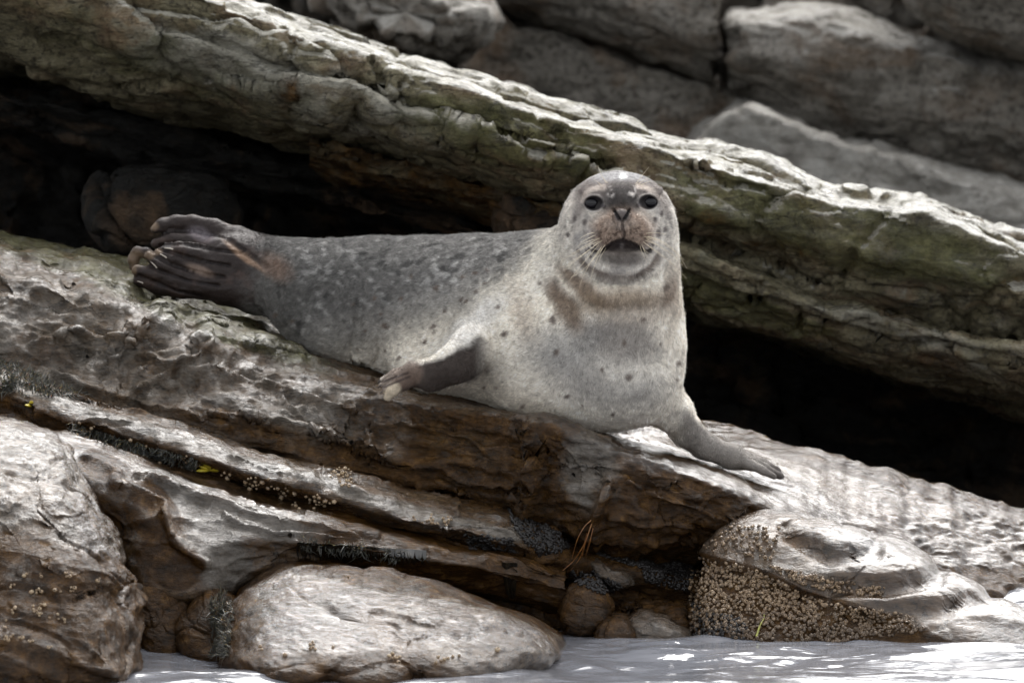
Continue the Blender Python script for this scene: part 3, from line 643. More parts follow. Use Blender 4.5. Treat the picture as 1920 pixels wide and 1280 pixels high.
# trunk from the hips to the chest
chain([(470, 513, .34, .050), (530, 522, .31, .062), (600, 552, .25, .098), (700, 566, .19, .117), (800, 582, .12, .133), (900, 596, .05, .150), (1000, 614, -.04, .165), (1090, 640, -.13, .155)], .05)
ell(1105, 655, -.16, (.168, .165, .145), .06)
ell(1142, 630, -.16, (.134, .150, .165), .05)
ell(1185, 715, -.19, (.082, .12, .078), .05)
ell(1060, 725, -.15, (.125, .13, .062), .05)
ell(870, 680, .00, (.13, .12, .065), .06)
ell(655, 610, .20, (.10, .11, .073), .05)
# hump of the shoulders meeting the nape
chain([(1010, 590, -.03, .150), (1090, 545, -.13, .118), (1152, 500, -.20, .106), (1160, 430, -.22, .102)], .05)
ell(1160, 560, -.21, (.108, .125, .11), .05)
# head
HX = 1163
ell(1160, 428, -.225, (.101, .112, .100), .03)
ell(1161, 465, -.25, (.098, .10, .075), .035)
ell(HX, 398, -.292, (.066, .062, .058), .03)
ell(HX + 2, 428, -.338, (.047, .062, .036), .025)
ell(HX, 375, -.315, (.024, .050, .028), .03)
for s in (-1, 1):
    ell(HX + 3 + s * 25, 437, -.370, (.032, .029, .030), .02)
    ell(HX + 2 + s * 38, 450, -.335, (.028, .035, .027), .02)
    ell(HX + s * 50, 363, -.292, (.028, .020, .009), .03, rot=(0, -s * 16, 0))       # brow
    ell(HX + s * 62, 415, -.275, (.034, .04, .034), .03)        # cheek
ell(HX + 3, 404, -.404, (.017, .012, .012), .010)
ell(HX + 4, 424, -.402, (.008, .010, .012), .008)
ell(HX + 4, 482, -.350, (.040, .040, .021), .016)
ell(HX + 3, 474, -.362, (.026, .022, .012), .014)
ell(HX + 2, 500, -.315, (.062, .06, .022), .03)
# roll under the chin
ell(1160, 545, -.275, (.098, .08, .045), .02)
# bump on the flank, hind end
ell(692, 640, .085, (.014, .012, .020), .02)
ell(690, 668, .10, (.030, .015, .016), .02)
# front flipper at the left
chain([(925, 640, -.15, .050), (893, 652, -.19, .042), (850, 686, -.215, .034), (808, 704, -.205, .028)], .014)
chain([(930, 605, -.10, .06), (893, 648, -.17, .034)], .03)
chain([(812, 703, -.205, .027), (776, 700, -.19, .019), (748, 707, -.18, .013)], .02)
for a in ([(776, 694, -.18, .012), (742, 700, -.172, .0085), (718, 712, -.168, .0055)], [(776, 698, -.19, .012), (744, 708, -.187, .0085), (716, 722, -.183, .0055)],
          [(778, 704, -.195, .012), (750, 716, -.20, .0085), (722, 730, -.197, .006)], [(782, 708, -.19, .014), (756, 718, -.20, .012), (738, 733, -.204, .010), (727, 745, -.204, .007)]):
    chain(a, .009)
# front flipper at the right
chain([(1215, 735, -.18, .050), (1260, 772, -.17, .034), (1290, 810, -.14, .025), (1322, 836, -.12, .021), (1372, 856, -.11, .0185), (1412, 868, -.10, .015)], .03)
for a in ([(1395, 859, -.08, .012), (1432, 869, -.07, .009), (1458, 881, -.07, .006)], [(1395, 864, -.10, .013), (1434, 877, -.095, .010), (1464, 893, -.09, .006)], [(1395, 866, -.12, .011), (1430, 881, -.12, .008), (1450, 893, -.12, .006)]):
    chain(a, .010)
# hind flippers
chain([(560, 505, .30, .058), (500, 500, .33, .052), (440, 488, .34, .046), (410, 480, .34, .040)], .03)
chain([(540, 540, .28, .058), (480, 548, .30, .038), (420, 540, .31, .030), (370, 530, .31, .024)], .03)
chain([(490, 466, .36, .026), (440, 448, .365, .024), (400, 430, .37, .020), (362, 420, .37, .016), (330, 419, .37, .015), (305, 424, .365, .014), (291, 430, .36, .010)], .015)
ell(385, 448, .37, (.062, .018, .030), .012, rot=(0, 14, 0))
ell(340, 435, .375, (.035, .012, .022), .012)
ell(420, 508, .315, (.060, .030, .040), .02)
for a in ([(405, 462, .35, .018), (360, 452, .35, .017), (325, 449, .35, .016), (293, 457, .35, .011)],
          [(415, 490, .32, .020), (370, 478, .315, .018), (335, 469, .31, .017), (310, 469, .31, .013)],
          [(405, 512, .31, .018), (360, 500, .305, .015), (322, 485, .30, .014), (297, 475, .30, .009)],
          [(385, 530, .30, .016), (340, 515, .295, .014), (300, 497, .29, .013), (279, 480, .29, .009)],
          [(300, 490, .31, .010), (275, 474, .32, .010), (257, 472, .325, .010), (250, 486, .325, .011), (252, 500, .325, .010)],
          [(385, 538, .30, .020), (330, 525, .295, .017), (290, 515, .29, .016), (258, 507, .29, .012)],
          [(400, 540, .31, .024), (345, 540, .30, .020), (300, 536, .295, .017), (262, 524, .295, .013)]):
    chain(a, .007)
# hollows and creases
CR = [   # polyline in the photo, depth range, half width, depth of crease
 ([(1112, 470), (1122, 474), (1134, 467), (1148, 455), (1166, 449), (1186, 455), (1202, 467), (1212, 472), (1221, 468)], .0032, .0055),
 ([(1084, 486), (1100, 502), (1122, 515), (1148, 524), (1175, 525), (1198, 518), (1222, 500), (1236, 480)], .008, .013),
 ([(1062, 520), (1090, 552), (1130, 575), (1175, 582), (1220, 570), (1250, 545)], .016, .004),
 ([(1167, 415), (1167, 424), (1171, 438), (1169, 447)], .0022, .003),
 ([(1151, 393), (1156, 402), (1162, 411)], .0023, .008), ([(1180, 393), (1176, 402), (1170, 411)], .0023, .008),
 ([(900, 668), (912, 690), (905, 715)], .010, .006),
 ([(430, 452), (470, 480), (500, 500)], .005, .007), ([(470, 478), (400, 468), (345, 458), (300, 460)], .0028, .006), ([(430, 498), (370, 488), (330, 476), (300, 468)], .0028, .006),
 ([(420, 520), (370, 512), (320, 496), (290, 482)], .0028, .006), ([(410, 536), (350, 526), (300, 508), (270, 492)], .0028, .005), ([(380, 555), (330, 545), (290, 528), (262, 516)], .0028, .005), ([(420, 446), (370, 434), (320, 434), (292, 442)], .0024, .006),
 ([(668, 600), (656, 650), (664, 680), (690, 692)], .006, .005), ([(706, 640), (712, 662), (704, 680)], .005, .006), ([(672, 655), (676, 675), (684, 684)], .003, .005)]
EYES = [(1113.5, 381.5, -1), (1215, 379.5, 1)]
def field(p, fine=False):
    d = np.full(len(p), 9.0)
    for kind, a, k in PR:
        if kind == 'c':
            lo = np.minimum(a[0], a[1]) - max(a[2], a[3]) - .09; hi = np.maximum(a[0], a[1]) + max(a[2], a[3]) + .09
        else: lo = a[0] - a[1].max() - .09; hi = a[0] + a[1].max() + .09
        m = ((p > lo) & (p < hi)).all(-1)
        if not m.any(): continue
        q = p[m]; x = s_cone(q, *a) if kind == 'c' else s_ell(q, *a)
        d[m] = smin(d[m], x, k)
    if fine:
        X, Y = pix(p); f = p[:, 1] < .36
        for pts, wd, dep in CR:
            dd = line_d(X, Y, pts) / 1000; m = (dd < wd * 4) & (p[:, 1] < (.45 if pts[0][0] < 520 else .02 if pts[0][0] > 720 else .2)); d[m] += dep * np.exp(-(dd[m] / wd) ** 2)
        for ex, ey, s in EYES:
            m = (np.hypot((X - ex) / 19, (Y - ey) / 16) < 2) & (p[:, 1] < -.2)
            r = np.hypot((X[m] - ex) / 16, (Y[m] - ey) / 12.3)
            d[m] += .012 * (1 - sm(r, .75, 1.12)) - .0022 * np.exp(-((r - 1.25) / .16) ** 2)
        for ex, ey in ((1078, 411), (1252, 414)):
            m = p[:, 1] < -.15; r = np.hypot((X[m] - ex) / 3.2, (Y[m] - ey) / 5); d[m] += .006 * np.exp(-r * r)
        # loose skin, small irregularities
        m = np.abs(d) < .03
        d[m] += .0020 * fbm(p[m] * 14, 3, 5) + .0007 * fbm(p[m] * 60, 2, 6)
        m = m & (X < 520); d[m] += .0008 * fbm(p[m] * [40, 60, 90], 3, 7)
        m = (X > 1125) & (X < 1208) & (Y > 410) & (Y < 462) & (p[:, 1] < -.3); d[m] += .0012 * fbm(p[m] * 170, 2, 9)
    return d
def surface_net(lo, hi, h):
    n = np.ceil((hi - lo) / h).astype(int) + 1
    ax = [lo[i] + h * np.arange(n[i]) for i in range(3)]; cs = 4
    nc = (n + cs - 1) // cs + 1; cax = [lo[i] + h * cs * (np.arange(nc[i]) + .5) - h * .5 for i in range(3)]
    CG = np.stack(np.meshgrid(*cax, indexing='ij'), -1).reshape(-1, 3); cd = field(CG).reshape(nc)
    V = np.repeat(np.repeat(np.repeat(cd, cs, 0), cs, 1), cs, 2)[:n[0], :n[1], :n[2]].copy()
    near = np.argwhere(np.abs(V) < cs * h * 1.8)
    pts = np.stack([ax[i][near[:, i]] for i in range(3)], -1); V[tuple(near.T)] = field(pts)
    sgn = V < 0
    c8 = [sgn[a:n[0] - 1 + a, b:n[1] - 1 + b, c:n[2] - 1 + c] for a in (0, 1) for b in (0, 1) for c in (0, 1)]
    s = sum(x.astype(np.int8) for x in c8); act = (s > 0) & (s < 8); ids = -np.ones(act.shape, int); cells_ = np.argwhere(act); ids[act] = np.arange(len(cells_))
    acc = np.zeros((len(cells_), 3)); cnt = np.zeros(len(cells_))
    cor = np.array([(a, b, c) for a in (0, 1) for b in (0, 1) for c in (0, 1)])
    for i in range(8):
        for j in range(i + 1, 8):
            if np.abs(cor[i] - cor[j]).sum() != 1: continue
            a = V[tuple((cells_ + cor[i]).T)]; b = V[tuple((cells_ + cor[j]).T)]; m = (a < 0) != (b < 0)
            t_ = a[m] / (a[m] - b[m]); acc[m] += cor[i] + (cor[j] - cor[i]) * t_[:, None]; cnt[m] += 1
    v = lo + h * (cells_ + acc / cnt[:, None]); quads = []
    for axn in range(3):
        e = np.eye(3, dtype=int)[axn]; u_, w_ = [np.eye(3, dtype=int)[k] for k in range(3) if k != axn]
        a = sgn[:n[0] - e[0], :n[1] - e[1], :n[2] - e[2]]; b = sgn[e[0]:, e[1]:, e[2]:]; E = np.argwhere(a != b)
        E = E[((E @ u_) > 0) & ((E @ w_) > 0)]
        q = np.stack([ids[tuple((E - u_ - w_).T)], ids[tuple((E - w_).T)], ids[tuple(E.T)], ids[tuple((E - u_).T)]], 1)
        flip = a[tuple(E.T)]
        if axn == 1: flip = ~flip
        q = np.where(flip[:, None], q, q[:, ::-1]); quads.append(q)
    q = np.concatenate(quads); q = q[(q >= 0).all(1)]
    return v, q
def grad(p, fine=True, e=.0012):
    d = [field(p + o_, fine) - field(p - o_, fine) for o_ in np.eye(3) * e]
    g_ = np.stack(d, -1) / (2 * e); return g_
def project(v, fine, it=3, step=.8):
    for _ in range(it):
        d = field(v, fine); g_ = grad(v, fine); l = (g_ ** 2).sum(-1, keepdims=True); mv = np.clip(-d[:, None] * g_ / np.maximum(l, .2) * step, -.004, .004)
        v = v + mv
    return v
lo = np.array([-.78, -.52, -.36]); hi = np.array([.58, .52, .40])
sv, sq = surface_net(lo, hi, .0065)
sv = project(sv, False, 2)
bmx = bpy.data.meshes.new('seal_tmp'); bmx.from_pydata([tuple(a) for a in sv.tolist()], [], sq.tolist())
import bmesh
bm = bmesh.new(); bm.from_mesh(bmx)
bm.verts.ensure_lookup_table()
def sub(bm, test):
    cos = np.array([v.co[:] for v in bm.verts]); sel = test(cos); bm.verts.ensure_lookup_table()
    ed = [e for e in bm.edges if sel[e.verts[0].index] and sel[e.verts[1].index]]
    bmesh.ops.subdivide_edges(bm, edges=ed, cuts=1, use_grid_fill=True)
    bm.verts.index_update()
def px_test(*rects):
    def f(c):
        X, Y = pix(c); m = np.zeros(len(c), bool)
        for x0, x1, y0, y1, ymax in rects: m |= (X > x0) & (X < x1) & (Y > y0) & (Y < y1) & (c[:, 1] < ymax)
        return m
    return f
sub(bm, px_test((230, 1500, 300, 910, .5)))
sub(bm, px_test((1045, 1280, 315, 600, -.16), (230, 520, 390, 600, .5), (700, 850, 660, 760, 0), (640, 730, 590, 700, .2)))
sub(bm, px_test((1085, 1245, 350, 500, -.25)))
sv = project(np.array([v.co[:] for v in bm.verts]), True, 3)
for v, c in zip(bm.verts, sv.tolist()): v.co = c
bmesh.ops.smooth_vert(bm, verts=bm.verts, factor=.35, use_axis_x=True, use_axis_y=True, use_axis_z=True)
bmesh.ops.recalc_face_normals(bm, faces=bm.faces)
bme = bpy.data.meshes.new('seal'); bm.to_mesh(bme); bm.free(); bpy.data.meshes.remove(bmx)
bme.shade_smooth()
nv = len(bme.vertices); sv = np.empty(nv * 3, np.float32); bme.vertices.foreach_get('co', sv); sv = sv.reshape(-1, 3)
# keep only the largest piece is not needed: the field is connected

# ---- coat colours, by place on the animal
rs = np.random.default_rng(5)
SPOTS = [(723, 607, 6), (729, 612, 5), (815, 612, 6), (816, 622, 4), (798, 639, 6), (721, 655, 4), (749, 670, 5), (755, 560, 5), (820, 540, 6), (833, 583, 5), (866, 562, 5), (876, 566, 5), (894, 548, 5), (870, 520, 5), (893, 512, 5),
         (908, 532, 4), (914, 508, 4), (935, 578, 5), (948, 626, 8), (1046, 657, 6), (1064, 742, 5), (1090, 758, 4), (1180, 705, 8), (1173, 642, 6), (981, 760, 5), (932, 728, 4), (908, 727, 4), (1270, 680, 5), (1268, 712, 4),
         (1150, 775, 6), (1014, 532, 5), (1038, 598, 9), (714, 588, 4), (550, 602, 5), (518, 592, 5), (1245, 535, 9), (1205, 600, 6), (1240, 640, 4), (1130, 690, 5), (685, 620, 4), (700, 560, 5), (660, 570, 4), (772, 520, 5)]
def coat(p, X, Y, n):
    N = len(p); col = np.zeros((N, 3)); jx = 14 * fbm(p * 11, 3, 201); jy = 14 * fbm(p * 11 + 5, 3, 202)
    x, y = X + jx, Y + jy
    back = np.array([.165, .158, .148]); side = np.array([.25, .24, .225]); cream = np.array([.84, .785, .69]); brown = np.array([.20, .145, .105]); dk = np.array([.035, .027, .025])
    # trunk: dark saddle to pale belly, line descending from the nape
    belly = np.array([(400, 640), (560, 640), (650, 625), (750, 590), (850, 560), (930, 525), (1000, 470), (1040, 445), (1060, 430), (1500, 300)], float)
    dy = y - np.interp(x, belly[:, 0], belly[:, 1]); t = sm(dy, -45, 55)[:, None]
    col = back * (1 - t) + cream * t
    mid = (np.exp(-(dy / 45) ** 2) * .6 * (X < 900))[:, None]; col = col * (1 - mid) + side * mid
    col = col * (1 - .26 * sm(-X, -860, -600))[:, None]
    # pale flecks on the dark back
    b = bed(p); f = fbm(b * [42, 42, 70] + 3, 3, 211) + .35 * fbm(p * 7, 2, 212); fl = (sm(f, .22, .6) * (1 - t[:, 0]) * sm(X, 490, 600))[:, None]; col = col * (1 - .55 * fl) + np.array([.42, .41, .39]) * .55 * fl
    f = fbm(p * 30 + 9, 3, 213); fl = (sm(f, .35, .6) * (1 - t[:, 0]))[:, None]; col = col * (1 - .6 * fl)
    f = fbm(b * [70, 70, 100] + 1, 3, 214)[:, None]; col = col * (1 + .35 * f * (1 - .75 * t))
    f = fbm(p * 9 + 2, 3, 215)[:, None]; col = col * (1 + .16 * f)
    # grey chest
    def over(m, c, k=1.0):
        nonlocal col; m = np.clip(m * k, 0, 1)[:, None]; col = col * (1 - m) + np.array(c) * m
    over(blob(x, y, 1120, 690, 150, 70, 8, .6), (.5, .48, .45), .5)
    over(blob(x, y, 1165, 635, 75, 38, 12, .6), (.24, .215, .195), .75); over(blob(x, y, 1085, 700, 60, 40, 30, .7), (.28, .265, .25), .55); over(blob(x, y, 1190, 740, 70, 30, -10, .7), (.3, .285, .265), .5)
    over(blob(x, y, 1060, 640, 70, 40, -20, .6), (.3, .29, .28), .5)
    over(sm(fbm(p * 16, 3, 220), .15, .6) * blob(x, y, 1120, 690, 170, 100, 0, .4), (.2, .185, .17), .32)
    over(blob(x, y, 940, 745, 100, 25, 15, .6), (.42, .37, .30), .5)
    # tan bands of the throat
    over(blob(x, y, 1062, 575, 45, 18, 58, .6), brown, .9); over(blob(x, y, 1040, 545, 20, 14, 60, .6), brown, .6)
    over(blob(x, y, 1100, 540, 62, 15, 36, .6), (.24, .17, .115), .85); over(blob(x, y, 1165, 560, 95, 22, -4, .7), (.33, .25, .17), .8); over(blob(x, y, 1250, 540, 14, 40, 10, .6), brown, .75)
    over(blob(x, y, 985, 585, 24, 50, -20, .7), (.3, .235, .18), .45); over(blob(x, y, 1190, 590, 70, 20, -5, .8), (.34, .27, .21), .45)
    over(blob(x, y, 1260, 590, 8, 50, 5, .7), brown, .3)
    # bright shoulder above the left flipper
    over(blob(x, y, 890, 610, 80, 22, -38, .6), (.72, .70, .67), .7); over(blob(x, y, 1020, 500, 26, 70, 14, .7), (.66, .63, .57), .6)
    # hindquarters and hind flippers
    # head
    hd = (Y < 535) & (X > 1045) & (p[:, 1] < -.1)
    m = hd * blob(x * .25 + X * .75, y * .25 + Y * .75, 1160, 425, 108, 112, 0, .12)
    over(m, (.66, .62, .56))
    over(m * sm(fbm(p * 36, 3, 231), .05, .5), (.30, .28, .265), .5)
    xs_, ys_ = X + .3 * jx, Y + .3 * jy
    over(m * blob(xs_, ys_, 1162, 348, 92, 30, 0, .4), (.13, .105, .095), .9)
    over(m * blob(xs_, ys_, 1162, 330, 75, 11, 0, .6), (.42, .41, .41), .8)
    over(m * blob(xs_, ys_, 1167, 332, 7, 7, 0, .6), (.85, .84, .82), .9)
    over(m * blob(xs_, ys_, 1164, 378, 32, 34, 0, .45), (.05, .043, .04), .97)
    over(m * blob(xs_, ys_, 1090, 372, 14, 45, 12, .6), (.17, .14, .125), .7); over(m * blob(xs_, ys_, 1241, 370, 12, 45, -12, .6), (.17, .14, .125), .7)
    for s, ex, ey in ((-1, 1111, 363), (1, 1214, 361)):
        pass
        over(m * blob(xs_, ys_, 1163 + s * 20, 361, 7, 10, s * 25, .5) * sm(fbm(p * 60, 2, 240), -.1, .3), (.62, .58, .54), .85)
        over(m * blob(X, Y, 1163 + s * 37, 352, 8, 5, 0, .6), (.2, .17, .15), .5)
    for ln in ([(1094, 374), (1100, 363), (1112, 356), (1130, 353)], [(1196, 350), (1212, 353), (1224, 361), (1232, 374)]): over(m * (1 - sm(line_d(xs_, ys_, ln), 3, 9)), (.58, .51, .45), .7)
    for ex, ey, s in EYES:
        over(blob(X, Y, ex, ey, 19, 15, 0, .2) * (p[:, 1] < -.2), (.010, .008, .009), .97)
        over(blob(X, Y, ex + s * -19, ey + 6, 8, 4, s * -30, .5) * (p[:, 1] < -.2), (.05, .043, .045), .8)
    over(m * blob(xs_, ys_, 1165, 434, 60, 42, 0, .32), (.24, .17, .125), .95)
    over(m * blob(xs_, ys_, 1163, 440, 50, 26, 0, .4) * sm(fbm(p * 150, 2, 250), .0, .35), (.065, .042, .032), .8)
    over(m * blob(xs_, ys_, 1163, 440, 54, 30, 0, .4) * sm(fbm(p * 150, 2, 251), .15, .4), (.42, .33, .26), .6)
    over(m * blob(xs_, ys_, 1165, 418, 28, 10, 0, .5), (.42, .36, .31), .5)
    over(m * blob(X, Y, 1166, 404, 15, 12, 0, .25), (.10, .085, .08), .95)
    over(m * (1 - sm(np.minimum(line_d(X, Y, CR[4][0]), line_d(X, Y, CR[5][0])), 2.4, 4.2)), (.008, .006, .006))
    over(m * (1 - sm(line_d(X, Y, CR[3][0]), 1.5, 4.5)), (.05, .035, .03), .7)
    over(m * blob(X, Y, 1168, 461, 36, 12.5, 0, .25) * sm(Y, 446 + np.abs(X - 1166) * .42 - 2, 446 + np.abs(X - 1166) * .42 + 5), (.018, .013, .012), .97)
    over(m * blob(xs_, ys_, 1168, 483, 42, 14, 0, .5), (.11, .092, .08), .88)
    over(m * (1 - sm(line_d(X, Y, CR[0][0]), 2.2, 5.5)), (.02, .013, .012), .95)
    over(m * blob(X, Y, 1166, 461, 4, 5, 0, .7), (.16, .14, .13), .5)
    over(m * blob(xs_, ys_, 1098, 440, 22, 14, -30, .6), (.28, .27, .27), .5)
    for ex, ey, rx, ry in ((1078, 411, 3.4, 7), (1097, 417, 4, 6), (1227, 411, 3.5, 4.5), (1084, 470, 4, 4), (1240, 400, 3, 6), (1234, 437, 5, 8), (1100, 470, 3, 3), (1066, 440, 3, 5), (1108, 480, 3, 4), (1246, 430, 3, 6)):
        over(m * blob(X, Y, ex, ey, rx, ry, 10, .5), (.11, .09, .085), .85)
    for ex, ey in ((1111, 460), (1117, 463), (1105, 466), (1217, 462), (1223, 458)): over(m * blob(X, Y, ex, ey, 3, 3), (.06, .05, .05), .8)
    over(m * (1 - sm(line_d(X, Y, CR[1][0]), 4, 10)), (.17, .13, .105), .85)
    # spots
    xs_, ys_ = X + .35 * jx, Y + .35 * jy
    for ex, ey, r in SPOTS: over(blob(xs_, ys_, ex, ey, r * .7, r * .95, rs.uniform(0, 90), .5) * (p[:, 1] < .3), (.13, .095, .075), .85)
    # flippers
    lf = (1 - sm(line_d(x, y, [(900, 668), (850, 698), (800, 712), (770, 710)]), 28, 42)) * (p[:, 1] < -.13) * sm(-X, -935, -885)
    lfe = sm(Y - (X * -.62 + 1196), -40, -22)
    over(lf * (.35 + .65 * lfe), (.034, .022, .018), .96)
    over((1 - sm(line_d(X, Y, [(770, 700), (740, 712), (725, 735)]), 16, 30)) * (p[:, 1] < -.08), (.16, .115, .09), .85)
    over((1 - sm(line_d(X, Y, [(740, 728), (727, 745)]), 8, 16)) * (p[:, 1] < -.08), (.58, .50, .38), .8)
    for a, b_ in (((765, 699), (716, 716)), ((768, 706), (718, 726))): over((1 - sm(line_d(X, Y, [a, b_]), 1, 3.4)) * (p[:, 1] < -.08), (.05, .035, .03), .8)
    rf = (1 - sm(line_d(x, y, [(1275, 800), (1300, 830), (1360, 860), (1460, 890)]), 30, 50)) * sm(X, 1235, 1300); over(rf, (.15, .135, .125), .85)
    over(sm(X, 1420, 1465) * (Y > 800), (.05, .038, .034), .7)
    hf = sm(-(x + .35 * (y - 450)), -540, -465)
    over(hf, (.020, .013, .011), .97)
    for q_ in CR[7:14]: over(hf * (1 - sm(line_d(X, Y, q_[0]), 1.5, 5)), (.008, .005, .005), .8)
    over(hf * sm(fbm(p * 25, 4, 260), .1, .7), (.06, .038, .03), .6)
    over(blob(xs_, ys_, 520, 500, 30, 22, 30, .6), (.20, .12, .08), .6); over(blob(xs_, ys_, 460, 480, 40, 6, 38, .6), (.30, .19, .12), .6)
    over(blob(X, Y, 254, 484, 16, 16, 0, .5) + blob(X, Y, 288, 424, 9, 8) + blob(X, Y, 281, 478, 9, 8) + blob(X, Y, 297, 472, 7, 6) + blob(X, Y, 250, 508, 6, 8), (.20, .14, .09), .6)
    over(blob(xs_, ys_, 375, 507, 26, 8, 20, .5), (.25, .18, .14), .6); over(blob(xs_, ys_, 378, 440, 26, 12, 18, .5), (.15, .13, .14), .7)
    return np.clip(col, .004, .95)
sno = np.empty(nv * 3, np.float32); bme.vertices.foreach_get('normal', sno); sno = sno.reshape(-1, 3)
SX, SY = pix(sv); ccol = coat(sv, SX, SY, sno)
skin = ((SX < 510).astype(float) * sm(-SX, -505, -470)); nose = blob(SX, SY, 1166, 404, 15, 12)
set_col(bme, 'Col', np.concatenate([ccol, np.clip(skin * .7 + .5 * nose * (sv[:, 1] < -.3), 0, 1)[:, None]], 1))
t = NT('seal_coat'); a = t.attr('Col'); c = t.coords()
t.l(t.mix(.35, a.outputs['Color'], t.mix(1.0, a.outputs['Color'], t.ramp(t.noise(t.coords(rot=R(-25), scale=(1, 1, 3)), 130, 3, .7), [(.3, .55), (.7, 1.5)]), 'MULTIPLY')), t.b.inputs['Base Color'])
t.b.inputs['Specular IOR Level'].default_value = .22; t.l(t.ramp(a.outputs['Alpha'], [(0, .75), (1, .42)]), t.b.inputs['Roughness']); t.b.inputs['Sheen Weight'].default_value = .0; t.b.inputs['Sheen Roughness'].default_value = .4
t.l(t.bump(t.math('ADD', t.noise(c, 190, 4, .7), t.math('MULTIPLY', t.noise(c, 45, 4, .6), .7)), .35, .004), t.b.inputs['Normal'])
bme.materials.append(t.m)
SEALLOC = Vector(P(1000, 780, -.05).tolist())
seal = bpy.data.objects.new('seal', bme); scene.collection.objects.link(seal)
bme.transform(__import__('mathutils').Matrix.Translation(-SEALLOC)); seal.location = SEALLOC
tag(seal, 'spotted grey and cream seal lying on the wet ledge with raised head facing the camera', 'seal')
SL = np.array(SEALLOC)
def part(name, v, q, mat, tris=None, col=None, **kw):
    o = mesh_from(name, np.asarray(v) - SL, q, mat, tris=tris, col=col, **kw); o.parent = seal; return o
# eyes: dark wet globes
te = NT('seal_eye'); te.b.inputs['Base Color'].default_value = (.010, .009, .011, 1); te.b.inputs['Roughness'].default_value = .10; te.b.inputs['Specular IOR Level'].default_value = .3; te.b.inputs['Coat Weight'].default_value = .0; te.b.inputs['Coat Roughness'].default_value = .03
from mathutils.bvhtree import BVHTree
bvh = BVHTree.FromPolygons([tuple(a) for a in sv.tolist()], [tuple(p.vertices) for p in bme.polygons])
def hit(px, py):
    d = P(px, py, 0) - CAM; d /= np.linalg.norm(d); r = bvh.ray_cast(Vector(CAM.tolist()), Vector(d.tolist()))
    return (np.array(r[0]), np.array(r[1])) if r[0] is not None else (None, None)
def uvs(c, r, nu=40, nvv=24):
    U = np.linspace(0, 2 * math.pi, nu, endpoint=False); W = np.linspace(.001, math.pi - .001, nvv)
    g_ = np.stack([np.outer(np.cos(U), np.sin(W)), np.outer(np.sin(U), np.sin(W)), np.outer(np.ones(nu), np.cos(W))], -1) * r + c
    i = np.arange(nu * nvv).reshape(nu, nvv); j = np.roll(i, -1, 0)
    return g_.reshape(-1, 3), np.stack([i[:, :-1], i[:, 1:], j[:, 1:], j[:, :-1]], -1).reshape(-1, 4)
for ex, ey, s in EYES:
    h_, _ = hit(ex, ey)
    v, q = uvs(h_ + np.array([0, .0088, 0]), np.array([.0205, .0185, .0165])); part('eye', v, q, te.m)
# whiskers and claws: tapered tubes
def tube(pts, r0, r1, n=5, flat=1):
    pts = np.asarray(pts, float); tg = np.gradient(pts, axis=0); tg /= np.linalg.norm(tg, axis=1, keepdims=True) + 1e-9
    up = np.array([0, 0, 1.]) if abs(tg[:, 2]).mean() < .8 else np.array([1., 0, 0])
    a_ = np.cross(tg, up); a_ /= np.linalg.norm(a_, axis=1, keepdims=True); b_ = np.cross(tg, a_); L = len(pts); rr = np.linspace(r0, r1, L)
    th = np.linspace(0, 2 * math.pi, n, endpoint=False)
    v = pts[:, None] + rr[:, None, None] * (np.cos(th)[None, :, None] * a_[:, None] + flat * np.sin(th)[None, :, None] * b_[:, None])
    i = np.arange(L * n).reshape(L, n); j = np.roll(i, -1, 1)
    return v.reshape(-1, 3), np.stack([i[:-1], i[1:], j[1:], j[:-1]], -1).reshape(-1, 4)
def bez(p0, p1, p2, n=12):
    t_ = np.linspace(0, 1, n)[:, None]; return (1 - t_) ** 2 * p0 + 2 * t_ * (1 - t_) * p1 + t_ ** 2 * p2
tw = NT('whisker'); tw.b.inputs['Base Color'].default_value = (.72, .62, .45, 1); tw.b.inputs['Roughness'].default_value = .35
wh = [((1122, 455), (1090, 480), (1057, 507)), ((1124, 458), (1095, 490), (1066, 528)), ((1126, 452), (1095, 462), (1070, 482)), ((1130, 460), (1098, 500), (1087, 536)), ((1132, 462), (1112, 498), (1108, 522)),
      ((1120, 448), (1098, 452), (1080, 464)), ((1118, 441), (1100, 446), (1086, 458)), ((1116, 436), (1098, 438), (1084, 450)), ((1128, 464), (1100, 508), (1070, 520)), ((1137, 464), (1126, 480), (1122, 492)),
      ((1125, 446), (1080, 470), (1055, 488)), ((1130, 450), (1092, 478), (1062, 498)), ((1135, 458), (1120, 480), (1104, 495)),
      ((1205, 452), (1225, 470), (1244, 482)), ((1210, 446), (1250, 452), (1283, 488)), ((1212, 443), (1262, 450), (1288, 504)), ((1208, 450), (1255, 465), (1280, 497)), ((1210, 438), (1230, 434), (1250, 440)),
      ((1208, 456), (1250, 480), (1287, 522)), ((1203, 458), (1208, 472), (1216, 486)), ((1200, 460), (1203, 475), (1214, 492)), ((1212, 448), (1230, 456), (1248, 470)), ((1206, 444), (1226, 444), (1246, 456)), ((1204, 462), (1212, 474), (1222, 478)),
      ((1137, 344), (1128, 332), (1121, 310)), ((1140, 344), (1134, 336), (1128, 332)), ((1192, 346), (1203, 330), (1217, 313)), ((1196, 346), (1206, 338), (1216, 334)), ((1128, 348), (1122, 342), (1112, 336)), ((1200, 348), (1210, 342), (1220, 340))]
for (a_, b_, c_) in wh:
    p0, n0 = hit(*a_)
    if p0 is None: continue
    y0 = p0[1]; brow = a_[1] < 360; k = .0 if brow else 1
    ln = math.hypot(c_[0] - a_[0], c_[1] - a_[1]) / 1000
    p1 = P(b_[0], b_[1], y0 - (.016 if k else .008)); p2 = P(c_[0], c_[1], y0 - (.014 + .1 * ln if k else .012))
    v, q = tube(bez(p0 + [0, .002, 0], p1, p2), .00045, .00016); part('whisker', v, q, tw.m)
